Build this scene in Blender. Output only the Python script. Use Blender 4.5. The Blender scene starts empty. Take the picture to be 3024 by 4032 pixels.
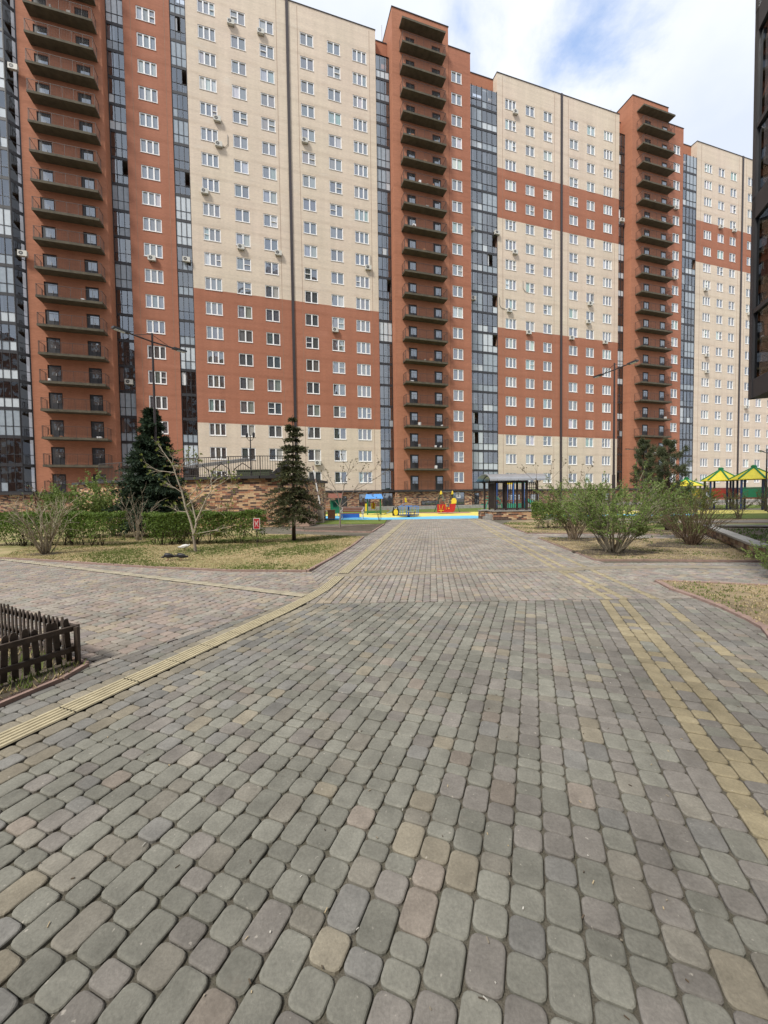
import bpy, math, random
import numpy as np
from mathutils import Matrix, Vector
R_ = random.Random(7)
scene = bpy.context.scene
col = scene.collection

# ---------------------------------------------------------------- camera, sky, sun, exposure
F_PX = 1514.0
EYE = 1.5
PITCH, ROLL = math.radians(-2.0), math.radians(-0.77)
_cp, _sp, _cr, _sr = math.cos(PITCH), math.sin(PITCH), math.cos(ROLL), math.sin(ROLL)
_base = np.array([[1, 0, 0], [0, -_sp, _cp], [0, _cp, _sp]])
CAMR = np.array([[_cr, _sr, 0], [-_sr, _cr, 0], [0, 0, 1]]) @ _base      # rows: right, up, forward
cam_d = bpy.data.cameras.new('camera')
cam = bpy.data.objects.new('camera', cam_d); col.objects.link(cam)
rt, up, fw = CAMR
cam.matrix_world = Matrix(((rt[0], up[0], -fw[0], 0), (rt[1], up[1], -fw[1], 0), (rt[2], up[2], -fw[2], EYE), (0, 0, 0, 1)))
cam_d.sensor_fit = 'AUTO'; cam_d.sensor_width = 36.0; cam_d.lens = F_PX / 4032 * 36.0
cam_d.clip_start = 0.05; cam_d.clip_end = 3000
scene.camera = cam

SUN_DIR = Vector((-0.48, -0.60, 0.98)).normalized()     # towards the sun
w = bpy.data.worlds.new('World'); scene.world = w; w.use_nodes = True
nt = w.node_tree; nt.nodes.clear()
def N(t, **kw):
    n = nt.nodes.new(t)
    for k, v in kw.items(): setattr(n, k, v)
    return n
def math_n(op, a, b=None, clamp=False):
    n = N('ShaderNodeMath', operation=op, use_clamp=clamp)
    for i, v in enumerate((a, b)):
        if v is None: continue
        if isinstance(v, (int, float)): n.inputs[i].default_value = v
        else: nt.links.new(v, n.inputs[i])
    return n.outputs[0]
sky = N('ShaderNodeTexSky'); sky.sky_type = 'NISHITA'; sky.sun_disc = False
sky.sun_elevation = math.asin(SUN_DIR.z); sky.sun_rotation = math.atan2(SUN_DIR.x, SUN_DIR.y)
sky.air_density = 1.0; sky.dust_density = 1.5
geo = N('ShaderNodeTexCoord'); sep = N('ShaderNodeSeparateXYZ'); nt.links.new(geo.outputs['Generated'], sep.inputs[0])
zz = math_n('ADD', math_n('MAXIMUM', sep.outputs[2], 0.0), 0.22)
cmb = N('ShaderNodeCombineXYZ')
nt.links.new(math_n('DIVIDE', sep.outputs[0], zz), cmb.inputs[0]); nt.links.new(math_n('DIVIDE', sep.outputs[1], zz), cmb.inputs[1])
n1 = N('ShaderNodeTexNoise'); n1.inputs['Scale'].default_value = 2.5; n1.inputs['Detail'].default_value = 9; n1.inputs['Roughness'].default_value = 0.62
n1.inputs['Distortion'].default_value = 0.25
nt.links.new(cmb.outputs[0], n1.inputs['Vector'])
n2 = N('ShaderNodeTexNoise'); n2.inputs['Scale'].default_value = 1.6; n2.inputs['Detail'].default_value = 8
nt.links.new(cmb.outputs[0], n2.inputs['Vector'])
def gap(d, r):                                           # an opening in the cloud deck round one direction
    v = N('ShaderNodeVectorMath', operation='DISTANCE'); v.inputs[1].default_value = d
    nt.links.new(geo.outputs['Generated'], v.inputs[0])
    return math_n('SUBTRACT', 1.0, math_n('DIVIDE', v.outputs['Value'], r), True)
def pdir(x, y):
    v = CAMR.T @ np.array([(x - 1512) / F_PX, (2016 - y) / F_PX, 1.0]); v /= np.linalg.norm(v)
    return tuple(float(a) for a in v)
g1 = math_n('MAXIMUM', math_n('MULTIPLY', gap(pdir(2260, 170), 0.17), 0.27), math_n('MULTIPLY', gap(pdir(1830, 110), 0.16), 0.26))
dens = math_n('SUBTRACT', math_n('ADD', n1.outputs[0], 0.245), g1)
ramp = N('ShaderNodeMapRange', interpolation_type='SMOOTHSTEP'); ramp.inputs['From Min'].default_value = 0.30; ramp.inputs['From Max'].default_value = 0.60
nt.links.new(dens, ramp.inputs['Value'])
cr = N('ShaderNodeValToRGB'); nt.links.new(n2.outputs[0], cr.inputs[0])
cr.color_ramp.elements[0].position = 0.38; cr.color_ramp.elements[0].color = (0.58, 0.635, 0.74, 1)
cr.color_ramp.elements[1].position = 0.60; cr.color_ramp.elements[1].color = (0.78, 0.80, 0.84, 1)
skym = N('ShaderNodeMix', data_type='RGBA', blend_type='MULTIPLY'); skym.inputs[0].default_value = 1.0
nt.links.new(sky.outputs[0], skym.inputs[6]); skym.inputs[7].default_value = (0.30, 0.29, 0.28, 1)
mx = N('ShaderNodeMix', data_type='RGBA'); nt.links.new(ramp.outputs[0], mx.inputs[0])
nt.links.new(skym.outputs[2], mx.inputs[6]); nt.links.new(cr.outputs[0], mx.inputs[7])
bg = N('ShaderNodeBackground'); bg.inputs[1].default_value = 1.0
nt.links.new(mx.outputs[2], bg.inputs[0])
out = N('ShaderNodeOutputWorld'); nt.links.new(bg.outputs[0], out.inputs[0])

sd = bpy.data.lights.new('sun', 'SUN'); sd.energy = 3.0; sd.angle = math.radians(11); sd.color = (1.0, 0.95, 0.86)
so = bpy.data.objects.new('sun', sd); col.objects.link(so)
so.rotation_euler = SUN_DIR.to_track_quat('Z', 'Y').to_euler()
vs = scene.view_settings
vs.view_transform = 'Standard'; vs.look = 'None'; vs.gamma = 1.0; vs.exposure = 0.46
scene.render.engine = 'CYCLES'
scene.cycles.max_bounces = 6; scene.cycles.diffuse_bounces = 3; scene.cycles.glossy_bounces = 3
scene.cycles.transparent_max_bounces = 12; scene.cycles.caustics_reflective = False; scene.cycles.caustics_refractive = False
scene.cycles.sample_clamp_indirect = 4.0

def G(px, py, z=0.0):                                    # the point of height z that the photograph shows at a pixel
    v = CAMR.T @ np.array([(px - 1512) / F_PX, (2016 - py) / F_PX, 1.0])
    t = (z - EYE) / v[2]
    return np.array([v[0] * t, v[1] * t, z])

# ---------------------------------------------------------------- helpers
def tag(o, label=None, cat=None, group=None, kind=None):
    if label: o['label'] = label
    if cat: o['category'] = cat
    if group: o['group'] = group
    if kind: o['kind'] = kind
    return o
def empty(name, loc=(0, 0, 0), rz=0.0, label=None, cat=None, group=None, kind=None):
    o = bpy.data.objects.new(name, None); col.objects.link(o)
    o.location = loc; o.rotation_euler = (0, 0, rz); o.empty_display_size = 0.2
    return tag(o, label, cat, group, kind)
class MB:
    def __init__(s):
        s.v = []; s.f = []; s.m = []; s.c = []; s.uv = {}
        s.M = None
    def pt(s, p):
        if s.M is not None: p = s.M @ Vector(p)
        s.v.append((p[0], p[1], p[2])); return len(s.v) - 1
    def face(s, pts, m=0, c=None):
        i = [s.pt(p) for p in pts]; s.f.append(i); s.m.append(m); s.c.append(c); return i
    def quv(s, pts, uvs, m=0, c=None):
        i = s.face(pts, m, c)
        for a, b in zip(i, uvs): s.uv[a] = b
    def box(s, x0, x1, y0, y1, z0, z1, m=0, c=None):
        p = [(x0, y0, z0), (x1, y0, z0), (x1, y1, z0), (x0, y1, z0), (x0, y0, z1), (x1, y0, z1), (x1, y1, z1), (x0, y1, z1)]
        i = [s.pt(q) for q in p]
        for q in ((0, 3, 2, 1), (4, 5, 6, 7), (0, 1, 5, 4), (1, 2, 6, 5), (2, 3, 7, 6), (3, 0, 4, 7)):
            s.f.append([i[k] for k in q]); s.m.append(m); s.c.append(c)
    def bar(s, a, b, wx, wz, m=0, c=None):               # a squared bar between two points
        a = Vector(a); b = Vector(b); d = (b - a).normalized()
        u = Vector((0, 0, 1)) if abs(d.z) < 0.95 else Vector((0, 1, 0))
        x = d.cross(u).normalized() * (wx / 2); y = x.cross(d).normalized() * (wz / 2)
        i = [s.pt(q) for q in (a - x - y, a + x - y, a + x + y, a - x + y, b - x - y, b + x - y, b + x + y, b - x + y)]
        for q in ((0, 3, 2, 1), (4, 5, 6, 7), (0, 1, 5, 4), (1, 2, 6, 5), (2, 3, 7, 6), (3, 0, 4, 7)):
            s.f.append([i[k] for k in q]); s.m.append(m); s.c.append(c)
    def tube(s, pts, rad, n=6, m=0, c=None, cap=True):
        pts = [Vector(p) for p in pts]
        if isinstance(rad, (int, float)): rad = [rad] * len(pts)
        rings = []
        for k, p in enumerate(pts):
            d = (pts[min(k + 1, len(pts) - 1)] - pts[max(k - 1, 0)])
            d = d.normalized() if d.length > 1e-9 else Vector((0, 0, 1))
            u = Vector((0, 0, 1)) if abs(d.z) < 0.9 else Vector((1, 0, 0))
            x = d.cross(u).normalized(); y = d.cross(x)
            rings.append([s.pt(p + (x * math.cos(2 * math.pi * j / n) + y * math.sin(2 * math.pi * j / n)) * rad[k]) for j in range(n)])
        for a, b in zip(rings, rings[1:]):
            for j in range(n):
                s.f.append([a[j], b[j], b[(j + 1) % n], a[(j + 1) % n]]); s.m.append(m); s.c.append(c)
        if cap:
            s.f.append(rings[0]); s.m.append(m); s.c.append(c); s.f.append(rings[-1][::-1]); s.m.append(m); s.c.append(c)
    def prism(s, poly, z0, z1, m=0, c=None):
        n = len(poly)
        a = [s.pt((p[0], p[1], z0)) for p in poly]; b = [s.pt((p[0], p[1], z1)) for p in poly]
        s.f.append(a[::-1]); s.f.append(b); s.m += [m, m]; s.c += [c, c]
        for j in range(n):
            s.f.append([a[j], a[(j + 1) % n], b[(j + 1) % n], b[j]]); s.m.append(m); s.c.append(c)
    def lathe(s, prof, n=16, cx=0, cy=0, m=0, c=None):
        rings = [[s.pt((cx + r * math.cos(2 * math.pi * j / n), cy + r * math.sin(2 * math.pi * j / n), z)) for j in range(n)] for r, z in prof]
        for a, b in zip(rings, rings[1:]):
            for j in range(n):
                s.f.append([a[j], a[(j + 1) % n], b[(j + 1) % n], b[j]]); s.m.append(m); s.c.append(c)
        s.f.append(rings[0][::-1]); s.f.append(rings[-1]); s.m += [m, m]; s.c += [c, c]
    def mesh(s, name, mats, smooth=False):
        me = bpy.data.meshes.new(name); me.from_pydata(s.v, [], s.f)
        for m in mats: me.materials.append(m)
        if any(s.m): me.polygons.foreach_set('material_index', np.array(s.m, dtype=np.int32))
        if any(c is not None for c in s.c):
            at = me.attributes.new('col', 'FLOAT_COLOR', 'FACE')
            arr = np.ones((len(s.f), 4), dtype=np.float32)
            for i, c in enumerate(s.c):
                if c is not None: arr[i, :3] = c
            at.data.foreach_set('color', arr.ravel())
        if s.uv:
            at = me.attributes.new('wuv', 'FLOAT_VECTOR', 'POINT')
            arr = np.zeros((len(s.v), 3), dtype=np.float32)
            for i, q in s.uv.items(): arr[i, :2] = q
            at.data.foreach_set('vector', arr.ravel())
        if smooth: me.polygons.foreach_set('use_smooth', np.ones(len(s.f), dtype=bool))
        me.update(); return me
    def build(s, name, mats, parent=None, smooth=False):
        if not isinstance(mats, (list, tuple)): mats = [mats]
        return put(name, s.mesh(name, mats, smooth), parent)
def put(name, me, parent=None):
    o = bpy.data.objects.new(name, me); col.objects.link(o)
    if parent is not None: o.parent = parent
    return o
def copy_tree(o, parent=None):
    c = o.copy(); col.objects.link(c)
    if parent is not None: c.parent = parent
    for ch in list(o.children): copy_tree(ch, c)
    return c

# ---------------------------------------------------------------- materials
class Mat:
    def __init__(s, name):
        s.m = bpy.data.materials.new(name); s.m.use_nodes = True
        s.nt = s.m.node_tree; s.b = s.nt.nodes['Principled BSDF']; s.o = s.nt.nodes['Material Output']
    def n(s, t, **kw):
        n = s.nt.nodes.new(t)
        for k, v in kw.items():
            if k.startswith('in_'): n.inputs[k[3:].replace('_', ' ')].default_value = v
            else: setattr(n, k, v)
        return n
    def l(s, a, b): s.nt.links.new(a, b)
    def mix(s, fac, a, b, mode='MIX'):
        n = s.n('ShaderNodeMix', data_type='RGBA', blend_type=mode)
        for k, v in ((0, fac), (6, a), (7, b)):
            if isinstance(v, (int, float)): n.inputs[k].default_value = v
            elif isinstance(v, (tuple, list)): n.inputs[k].default_value = (*v[:3], 1)
            else: s.l(v, n.inputs[k])
        return n.outputs[2]
    def coords(s, scale=(1, 1, 1)):
        t = s.n('ShaderNodeTexCoord'); mp = s.n('ShaderNodeMapping'); mp.inputs['Scale'].default_value = scale
        s.l(t.outputs['Object'], mp.inputs[0]); return mp.outputs[0]
    def noise(s, vec, scale, detail=4, rough=0.55):
        n = s.n('ShaderNodeTexNoise'); n.inputs['Scale'].default_value = scale; n.inputs['Detail'].default_value = detail; n.inputs['Roughness'].default_value = rough
        if vec is not None: s.l(vec, n.inputs['Vector'])
        return n.outputs[0]
    def rng(s, v, a, b, c, d):
        n = s.n('ShaderNodeMapRange'); 
        for k, x in zip(('From Min', 'From Max', 'To Min', 'To Max'), (a, b, c, d)): n.inputs[k].default_value = x
        s.l(v, n.inputs['Value']); return n.outputs[0]
    def bump(s, v, strength=0.3, dist=0.01):
        n = s.n('ShaderNodeBump'); n.inputs['Strength'].default_value = strength; n.inputs['Distance'].default_value = dist
        s.l(v, n.inputs['Height']); s.l(n.outputs[0], s.b.inputs['Normal'])
    def attr(s, name='col'):
        return s.n('ShaderNodeAttribute', attribute_name=name)
def plain(name, c, rough=0.6, metal=0.0, var=0.12, scale=3.0, spec=0.5):
    m = Mat(name); v = m.noise(m.coords(), scale, 5)
    k = m.rng(v, 0.3, 0.7, 1 - var, 1 + var)
    m.l(m.mix(1.0, c, k, 'MULTIPLY'), m.b.inputs['Base Color'])
    m.b.inputs['Roughness'].default_value = rough; m.b.inputs['Metallic'].default_value = metal
    m.b.inputs['Specular IOR Level'].default_value = spec
    return m.m
def by_attr(name, rough=0.8, var=0.2, scale=40, bump=0.0, spec=0.3, trans=0.0, gain=1.0):
    m = Mat(name); a = m.attr(); v = m.noise(m.coords(), scale, 5, 0.65)
    k = m.rng(v, 0.25, 0.75, (1 - var) * gain, (1 + var) * gain)
    c = m.mix(1.0, a.outputs[0], k, 'MULTIPLY')
    m.l(c, m.b.inputs['Base Color']); m.b.inputs['Roughness'].default_value = rough
    m.b.inputs['Specular IOR Level'].default_value = spec
    if bump: m.bump(v, bump, 0.004)
    if trans:
        t = m.n('ShaderNodeBsdfTranslucent'); m.l(c, t.inputs[0]); x = m.n('ShaderNodeMixShader'); x.inputs[0].default_value = trans
        m.l(m.b.outputs[0], x.inputs[1]); m.l(t.outputs[0], x.inputs[2]); m.l(x.outputs[0], m.o.inputs[0])
    return m.m
def brickface(name, c, c2, c3):
    m = Mat(name)
    st = m.noise(m.coords((0.10, 0.10, 2.2)), 1.0, 6, 0.6)
    pt = m.noise(m.coords((0.12, 0.12, 0.10)), 1.0, 4, 0.5)
    fine = m.noise(m.coords((3.0, 3.0, 12.0)), 1.0, 3, 0.6)
    a = m.mix(m.rng(pt, 0.35, 0.65, 0, 1), c, c2)
    a = m.mix(m.rng(st, 0.55, 0.75, 0, 0.55), a, c3)
    wl = m.noise(m.coords((0.9, 0.9, 0.06)), 1.0, 5, 0.6); ef = m.noise(m.coords((0.22, 0.22, 0.55)), 1.0, 6, 0.65)
    co_ = m.n('ShaderNodeTexCoord'); sx_ = m.n('ShaderNodeSeparateXYZ'); m.l(co_.outputs['Object'], sx_.inputs[0])
    md = m.n('ShaderNodeMath', operation='PINGPONG'); sb = m.n('ShaderNodeMath', operation='ADD'); m.l(sx_.outputs[2], sb.inputs[0]); sb.inputs[1].default_value = 2.9 * 4 - 2.45; m.l(sb.outputs[0], md.inputs[0]); md.inputs[1].default_value = 1.45
    fl_ = m.rng(md.outputs[0], 0.0, 0.30, 1.0, 0.0); fn_ = m.mix(1.0, fl_, m.rng(m.noise(m.coords((0.35, 0.35, 0.2)), 1.0, 4, 0.6), 0.35, 0.65, 0, 1), 'MULTIPLY')
    a = m.mix(1.0, a, m.mix(fn_, (1, 1, 1), (0.86, 0.84, 0.82)), 'MULTIPLY')
    a = m.mix(m.rng(ef, 0.58, 0.74, 0, 0.30), a, tuple(min(0.7, q * 1.35 + 0.05) for q in c)); a = m.mix(1.0, a, m.rng(wl, 0.3, 0.7, 0.93, 1.07), 'MULTIPLY')
    k = m.rng(st, 0.3, 0.7, 0.90, 1.07)
    a = m.mix(1.0, a, k, 'MULTIPLY'); a = m.mix(1.0, a, m.rng(fine, 0.3, 0.7, 0.9, 1.1), 'MULTIPLY')
    m.l(a, m.b.inputs['Base Color']); m.b.inputs['Roughness'].default_value = 0.85; m.b.inputs['Specular IOR Level'].default_value = 0.2
    return m.m
def clinker(name, w=0.33, h=0.1, cols=((0.085, 0.045, 0.032), (0.36, 0.17, 0.085), (0.55, 0.38, 0.22), (0.30, 0.125, 0.07), (0.50, 0.31, 0.17))):
    m = Mat(name); a = m.attr('wuv')
    b = m.n('ShaderNodeTexBrick'); m.l(a.outputs['Vector'], b.inputs['Vector'])
    b.inputs['Scale'].default_value = 1.0; b.inputs['Brick Width'].default_value = w; b.inputs['Row Height'].default_value = h
    b.inputs['Mortar Size'].default_value = 0.006; b.inputs['Mortar Smooth'].default_value = 0.1; b.offset = 0.37; b.offset_frequency = 2
    b.inputs['Color1'].default_value = (0, 0, 0, 1); b.inputs['Color2'].default_value = (1, 1, 1, 1); b.inputs['Mortar'].default_value = (0, 0, 0, 1)
    r = m.n('ShaderNodeValToRGB'); r.color_ramp.interpolation = 'CONSTANT'; m.l(b.outputs['Color'], r.inputs[0])
    e = r.color_ramp.elements; e[0].color = (*cols[0], 1); e[1].position = 0.30; e[1].color = (*cols[1], 1)
    for p, c in ((0.46, cols[2]), (0.62, cols[3]), (0.76, cols[4])):
        x = e.new(p); x.color = (*c, 1)
    v = m.noise(a.outputs['Vector'], 9, 5); vb = m.mix(1.0, r.outputs[0], m.rng(v, 0.3, 0.7, 0.8, 1.2), 'MULTIPLY')
    c = m.mix(b.outputs['Fac'], vb, (0.22, 0.19, 0.16))
    m.l(c, m.b.inputs['Base Color']); m.b.inputs['Roughness'].default_value = 0.75
    m.bump(b.outputs['Fac'], -0.5, 0.01)
    return m.m
def glass_pane(name):                                     # opaque window pane: what is behind it (attribute) under a reflecting sheet
    m = Mat(name); a = m.attr()
    st = m.noise(m.coords((7, 7, 0.4)), 1.0, 3); k = m.rng(st, 0.3, 0.7, 0.7, 1.25)
    m.l(m.mix(1.0, a.outputs[0], k, 'MULTIPLY'), m.b.inputs['Base Color']); m.b.inputs['Roughness'].default_value = 0.6
    g = m.n('ShaderNodeBsdfGlossy'); g.inputs['Roughness'].default_value = 0.015; g.inputs[0].default_value = (0.86, 0.93, 1.0, 1)
    wv = m.noise(m.coords((0.9, 0.9, 0.7)), 1.0, 2); bp = m.n('ShaderNodeBump'); bp.inputs['Strength'].default_value = 0.25; bp.inputs['Distance'].default_value = 0.05
    m.l(wv, bp.inputs['Height']); m.l(bp.outputs[0], g.inputs['Normal'])
    f = m.n('ShaderNodeFresnel'); f.inputs[0].default_value = 1.9
    ad = m.n('ShaderNodeMath', operation='ADD', use_clamp=True); m.l(f.outputs[0], ad.inputs[0]); ad.inputs[1].default_value = 0.16
    x = m.n('ShaderNodeMixShader'); m.l(ad.outputs[0], x.inputs[0]); m.l(m.b.outputs[0], x.inputs[1]); m.l(g.outputs[0], x.inputs[2])
    m.l(x.outputs[0], m.o.inputs[0]); return m.m
def clear_glass(name, tint=(0.66, 0.70, 0.74), add=0.17):
    m = Mat(name)
    t = m.n('ShaderNodeBsdfTransparent'); t.inputs[0].default_value = (*tint, 1)
    g = m.n('ShaderNodeBsdfGlossy'); g.inputs['Roughness'].default_value = 0.015; g.inputs[0].default_value = (0.88, 0.94, 1, 1)
    wv = m.noise(m.coords((0.7, 0.7, 0.5)), 1.0, 2); bp = m.n('ShaderNodeBump'); bp.inputs['Strength'].default_value = 0.25; bp.inputs['Distance'].default_value = 0.05
    m.l(wv, bp.inputs['Height']); m.l(bp.outputs[0], g.inputs['Normal'])
    f = m.n('ShaderNodeFresnel'); f.inputs[0].default_value = 1.7
    ad = m.n('ShaderNodeMath', operation='ADD', use_clamp=True); m.l(f.outputs[0], ad.inputs[0]); ad.inputs[1].default_value = add
    x = m.n('ShaderNodeMixShader'); m.l(ad.outputs[0], x.inputs[0]); m.l(t.outputs[0], x.inputs[1]); m.l(g.outputs[0], x.inputs[2])
    m.l(x.outputs[0], m.o.inputs[0]); return m.m
def ground_mat(name, ca, cb, cc, s1=0.6, s2=6.0, rough=0.95, t=(0.42, 0.6)):
    m = Mat(name); v1 = m.noise(m.coords(), s1, 5, 0.6); v2 = m.noise(m.coords(), s2, 6, 0.7); v3 = m.noise(m.coords(), s2 * 12, 4, 0.7)
    a = m.mix(m.rng(v1, t[0], t[1], 0, 1), ca, cb); a = m.mix(m.rng(v2, 0.5, 0.72, 0, 0.8), a, cc)
    a = m.mix(1.0, a, m.rng(v3, 0.25, 0.75, 0.65, 1.35), 'MULTIPLY')
    m.l(a, m.b.inputs['Base Color']); m.b.inputs['Roughness'].default_value = rough; m.b.inputs['Specular IOR Level'].default_value = 0.1
    m.bump(v3, 0.6, 0.02); return m.m

M = {}
M['cream'] = brickface('cream_brick', (0.635, 0.55, 0.44), (0.645, 0.54, 0.445), (0.58, 0.50, 0.39))
M['red'] = brickface('red_brick', (0.355, 0.150, 0.094), (0.375, 0.164, 0.105), (0.31, 0.126, 0.078))
M['orange'] = brickface('orange_brick', (0.385, 0.166, 0.10), (0.405, 0.18, 0.11), (0.335, 0.14, 0.084))
M['clinker'] = clinker('clinker_brick')
M['planter'] = clinker('planter_brick', 0.30, 0.11, ((0.17, 0.10, 0.085), (0.40, 0.25, 0.16), (0.50, 0.38, 0.27), (0.33, 0.18, 0.125), (0.45, 0.32, 0.21)))
M['dark'] = plain('anthracite_metal', (0.028, 0.028, 0.032), 0.45)
M['band'] = plain('dark_cornice', (0.035, 0.033, 0.034), 0.6)
M['pipe'] = plain('brown_downpipe', (0.035, 0.026, 0.028), 0.5)
M['white'] = plain('white_plastic', (0.86, 0.86, 0.86), 0.4, var=0.05)
M['pane'] = glass_pane('window_glass')
M['bay'] = clear_glass('loggia_glass')
M['frost_glare'] = plain('frosted_glare_panel', (0.55, 0.60, 0.64), 0.25, var=0.06)  # frosted glass, also panes painted white for bright sky reflection
M['pale'] = plain('pale_reflection', (0.33, 0.38, 0.43), 0.12, var=0.1)  # flat pale colour standing in for sky reflected in loggia panes
M['slab'] = plain('weathered_concrete', (0.088, 0.076, 0.052), 0.9, var=0.3, scale=2.0)
M['concrete'] = plain('grey_concrete', (0.30, 0.29, 0.27), 0.9, var=0.18)
M['roof'] = plain('roof_felt', (0.07, 0.07, 0.07), 0.9)
M['acbody'] = plain('ac_casing', (0.66, 0.65, 0.60), 0.5, var=0.06)
M['inner'] = plain('loggia_wall', (0.28, 0.17, 0.12), 0.9, var=0.25, scale=1.0)
M['innerslab'] = plain('loggia_slab', (0.20, 0.19, 0.18), 0.9)
M['rail'] = plain('dark_railing', (0.05, 0.042, 0.038), 0.5)
def paver(name):
    m = Mat(name); a = m.attr(); co = m.coords()
    big = m.noise(co, 1.1, 3); mid = m.noise(co, 9, 5, 0.65); fine = m.noise(co, 90, 4, 0.7); sp = m.noise(co, 42, 2, 0.5); st = m.noise(co, 3.2, 6, 0.7)
    c = m.mix(1.0, a.outputs[0], m.rng(big, 0.3, 0.7, 0.82, 1.16), 'MULTIPLY'); c = m.mix(1.0, c, m.rng(mid, 0.25, 0.75, 0.80, 1.22), 'MULTIPLY')
    c = m.mix(1.0, c, m.rng(fine, 0.25, 0.75, 0.80, 1.20), 'MULTIPLY')
    c = m.mix(m.rng(st, 0.60, 0.74, 0, 0.55), c, (0.17, 0.15, 0.125)); c = m.mix(m.rng(sp, 0.70, 0.78, 0, 0.7), c, (0.46, 0.43, 0.38))
    m.l(c, m.b.inputs['Base Color']); m.b.inputs['Roughness'].default_value = 0.92; m.b.inputs['Specular IOR Level'].default_value = 0.15
    h = m.n('ShaderNodeMath', operation='ADD'); m.l(fine, h.inputs[0]); m.l(mid, h.inputs[1]); m.bump(h.outputs[0], 0.35, 0.006); return m.m
M['stone'] = paver('paving_stone')
M['leaf'] = by_attr('leaf', 0.6, 0.15, 8, 0, 0.3, 0.3)
M['needle'] = by_attr('needle', 0.65, 0.2, 8, 0, 0.2, 0.2)
M['bark'] = by_attr('bark', 0.9, 0.3, 25, 0.4, 0.1)
M['grass'] = by_attr('grass_blade', 0.8, 0.1, 5, 0, 0.1, 0.3)
M['paint'] = by_attr('paint', 0.5, 0.16, 5, 0, 0.4, gain=0.9)
M['wood'] = plain('bench_wood', (0.34, 0.15, 0.07), 0.6, var=0.2, scale=8)
M['picket'] = plain('brown_picket', (0.062, 0.045, 0.034), 0.75, var=0.35, scale=14)
M['joint'] = ground_mat('sand_joint', (0.13, 0.118, 0.095), (0.17, 0.155, 0.125), (0.085, 0.088, 0.06), 1.2, 14)
M['lawn'] = ground_mat('lawn_soil', (0.36, 0.29, 0.165), (0.19, 0.19, 0.075), (0.42, 0.345, 0.205), 0.45, 3.0)
M['lawngreen'] = ground_mat('lawn_green', (0.10, 0.15, 0.035), (0.14, 0.18, 0.05), (0.24, 0.22, 0.09), 0.3, 2.0)
M['dry'] = ground_mat('dry_earth', (0.33, 0.26, 0.165), (0.18, 0.145, 0.10), (0.40, 0.325, 0.20), 0.8, 3.0)
M['soil'] = ground_mat('dark_soil', (0.085, 0.07, 0.055), (0.12, 0.10, 0.08), (0.10, 0.09, 0.06), 1.5, 9)
M['path'] = ground_mat('grey_path', (0.25, 0.225, 0.20), (0.29, 0.26, 0.23), (0.22, 0.20, 0.18), 0.8, 8)
M['kerb'] = plain('pink_kerb', (0.29, 0.20, 0.17), 0.9, var=0.2, scale=9)
M['gutter'] = plain('gutter_stone', (0.25, 0.215, 0.16), 0.9, var=0.2, scale=7)
M['tactile'] = plain('yellow_tactile', (0.45, 0.395, 0.265), 0.9, var=0.14, scale=11)
M['blue'] = plain('blue_rubber', (0.14, 0.46, 0.70), 0.9, var=0.08, scale=2)
M['yellow'] = plain('yellow_rubber', (0.62, 0.55, 0.14), 0.9, var=0.08, scale=2)
M['pinkr'] = plain('red_rubber', (0.36, 0.19, 0.16), 0.9, var=0.1, scale=2)
M['galv'] = plain('roof_sheet', (0.30, 0.31, 0.33), 0.35, 0.3, var=0.1)

# ---------------------------------------------------------------- the main building (facade frame: x along, -y outwards)
YAW = math.radians(16.474); DIST = 51.051
BO = (-math.sin(YAW) * DIST, math.cos(YAW) * DIST, 0)
FD = Vector((math.cos(YAW), math.sin(YAW), 0)); FN = Vector((-math.sin(YAW), math.cos(YAW), 0))
bld = empty('apartment_building', BO, YAW, 'long high-rise apartment block in cream and red brick with balcony towers', 'apartment building')
ST = 2.9; ZT0 = 60.27; NF = 20
def zt(i): return ZT0 - ST * i
FLOOR = [zt(i) - 2.6 for i in range(NF)]                  # floor level of each storey, top first
BASE = 2.60; PAR = 63.5
WH = 1.5
def panel(mb, u0, u1, z0, z1, y, holes, mf, depth=0.16, rm=0):
    us = sorted({u0, u1, *[h[0] for h in holes], *[h[1] for h in holes]}); zs = {z0, z1}
    for h in holes: zs |= {h[2], h[3]}
    zs |= {b for b in BANDZ if z0 < b < z1}
    zs = sorted(zs)
    hs = [(round(h[0], 4), round(h[1], 4), round(h[2], 4), round(h[3], 4)) for h in holes]
    for a, b in zip(us, us[1:]):
        hh = [h for h in hs if h[0] <= a + 1e-3 and h[1] >= b - 1e-3]
        for c, d in zip(zs, zs[1:]):
            if any(h[2] <= c + 1e-3 and h[3] >= d - 1e-3 for h in hh): continue
            mb.face([(a, y, c), (b, y, c), (b, y, d), (a, y, d)], mf((c + d) / 2))
    for h in holes:
        a, b, c, d = h; m = mf((c + d) / 2); e = y + depth
        mb.face([(a, y, c), (a, y, d), (a, e, d), (a, e, c)], m); mb.face([(b, y, c), (b, e, c), (b, e, d), (b, y, d)], m)
        mb.face([(a, y, d), (b, y, d), (b, e, d), (a, e, d)], m); mb.face([(a, y, c), (a, e, c), (b, e, c), (b, y, c)], m)
BANDZ = [zt(3) - WH, zt(6), zt(11) - WH, zt(17)]
mf_F = lambda z: 1 if zt(17) < z < zt(11) - WH else 0
mf_J = lambda z: 1 if (zt(17) < z < zt(11) - WH or zt(6) < z < zt(3) - WH) else 0
mf_N = lambda z: 1 if (zt(6) < z < zt(3) - WH) else 0
mf_R = lambda z: 1
WIN = []                                                  # every window: u, width, z top, wall y, panes
def cols(us, y=0.0):
    hs = []
    for u, wd, n in us:
        for i in range(NF):
            hs.append((u, u + wd, zt(i) - WH, zt(i))); WIN.append((u, wd, zt(i), y, n, i))
    return hs
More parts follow.
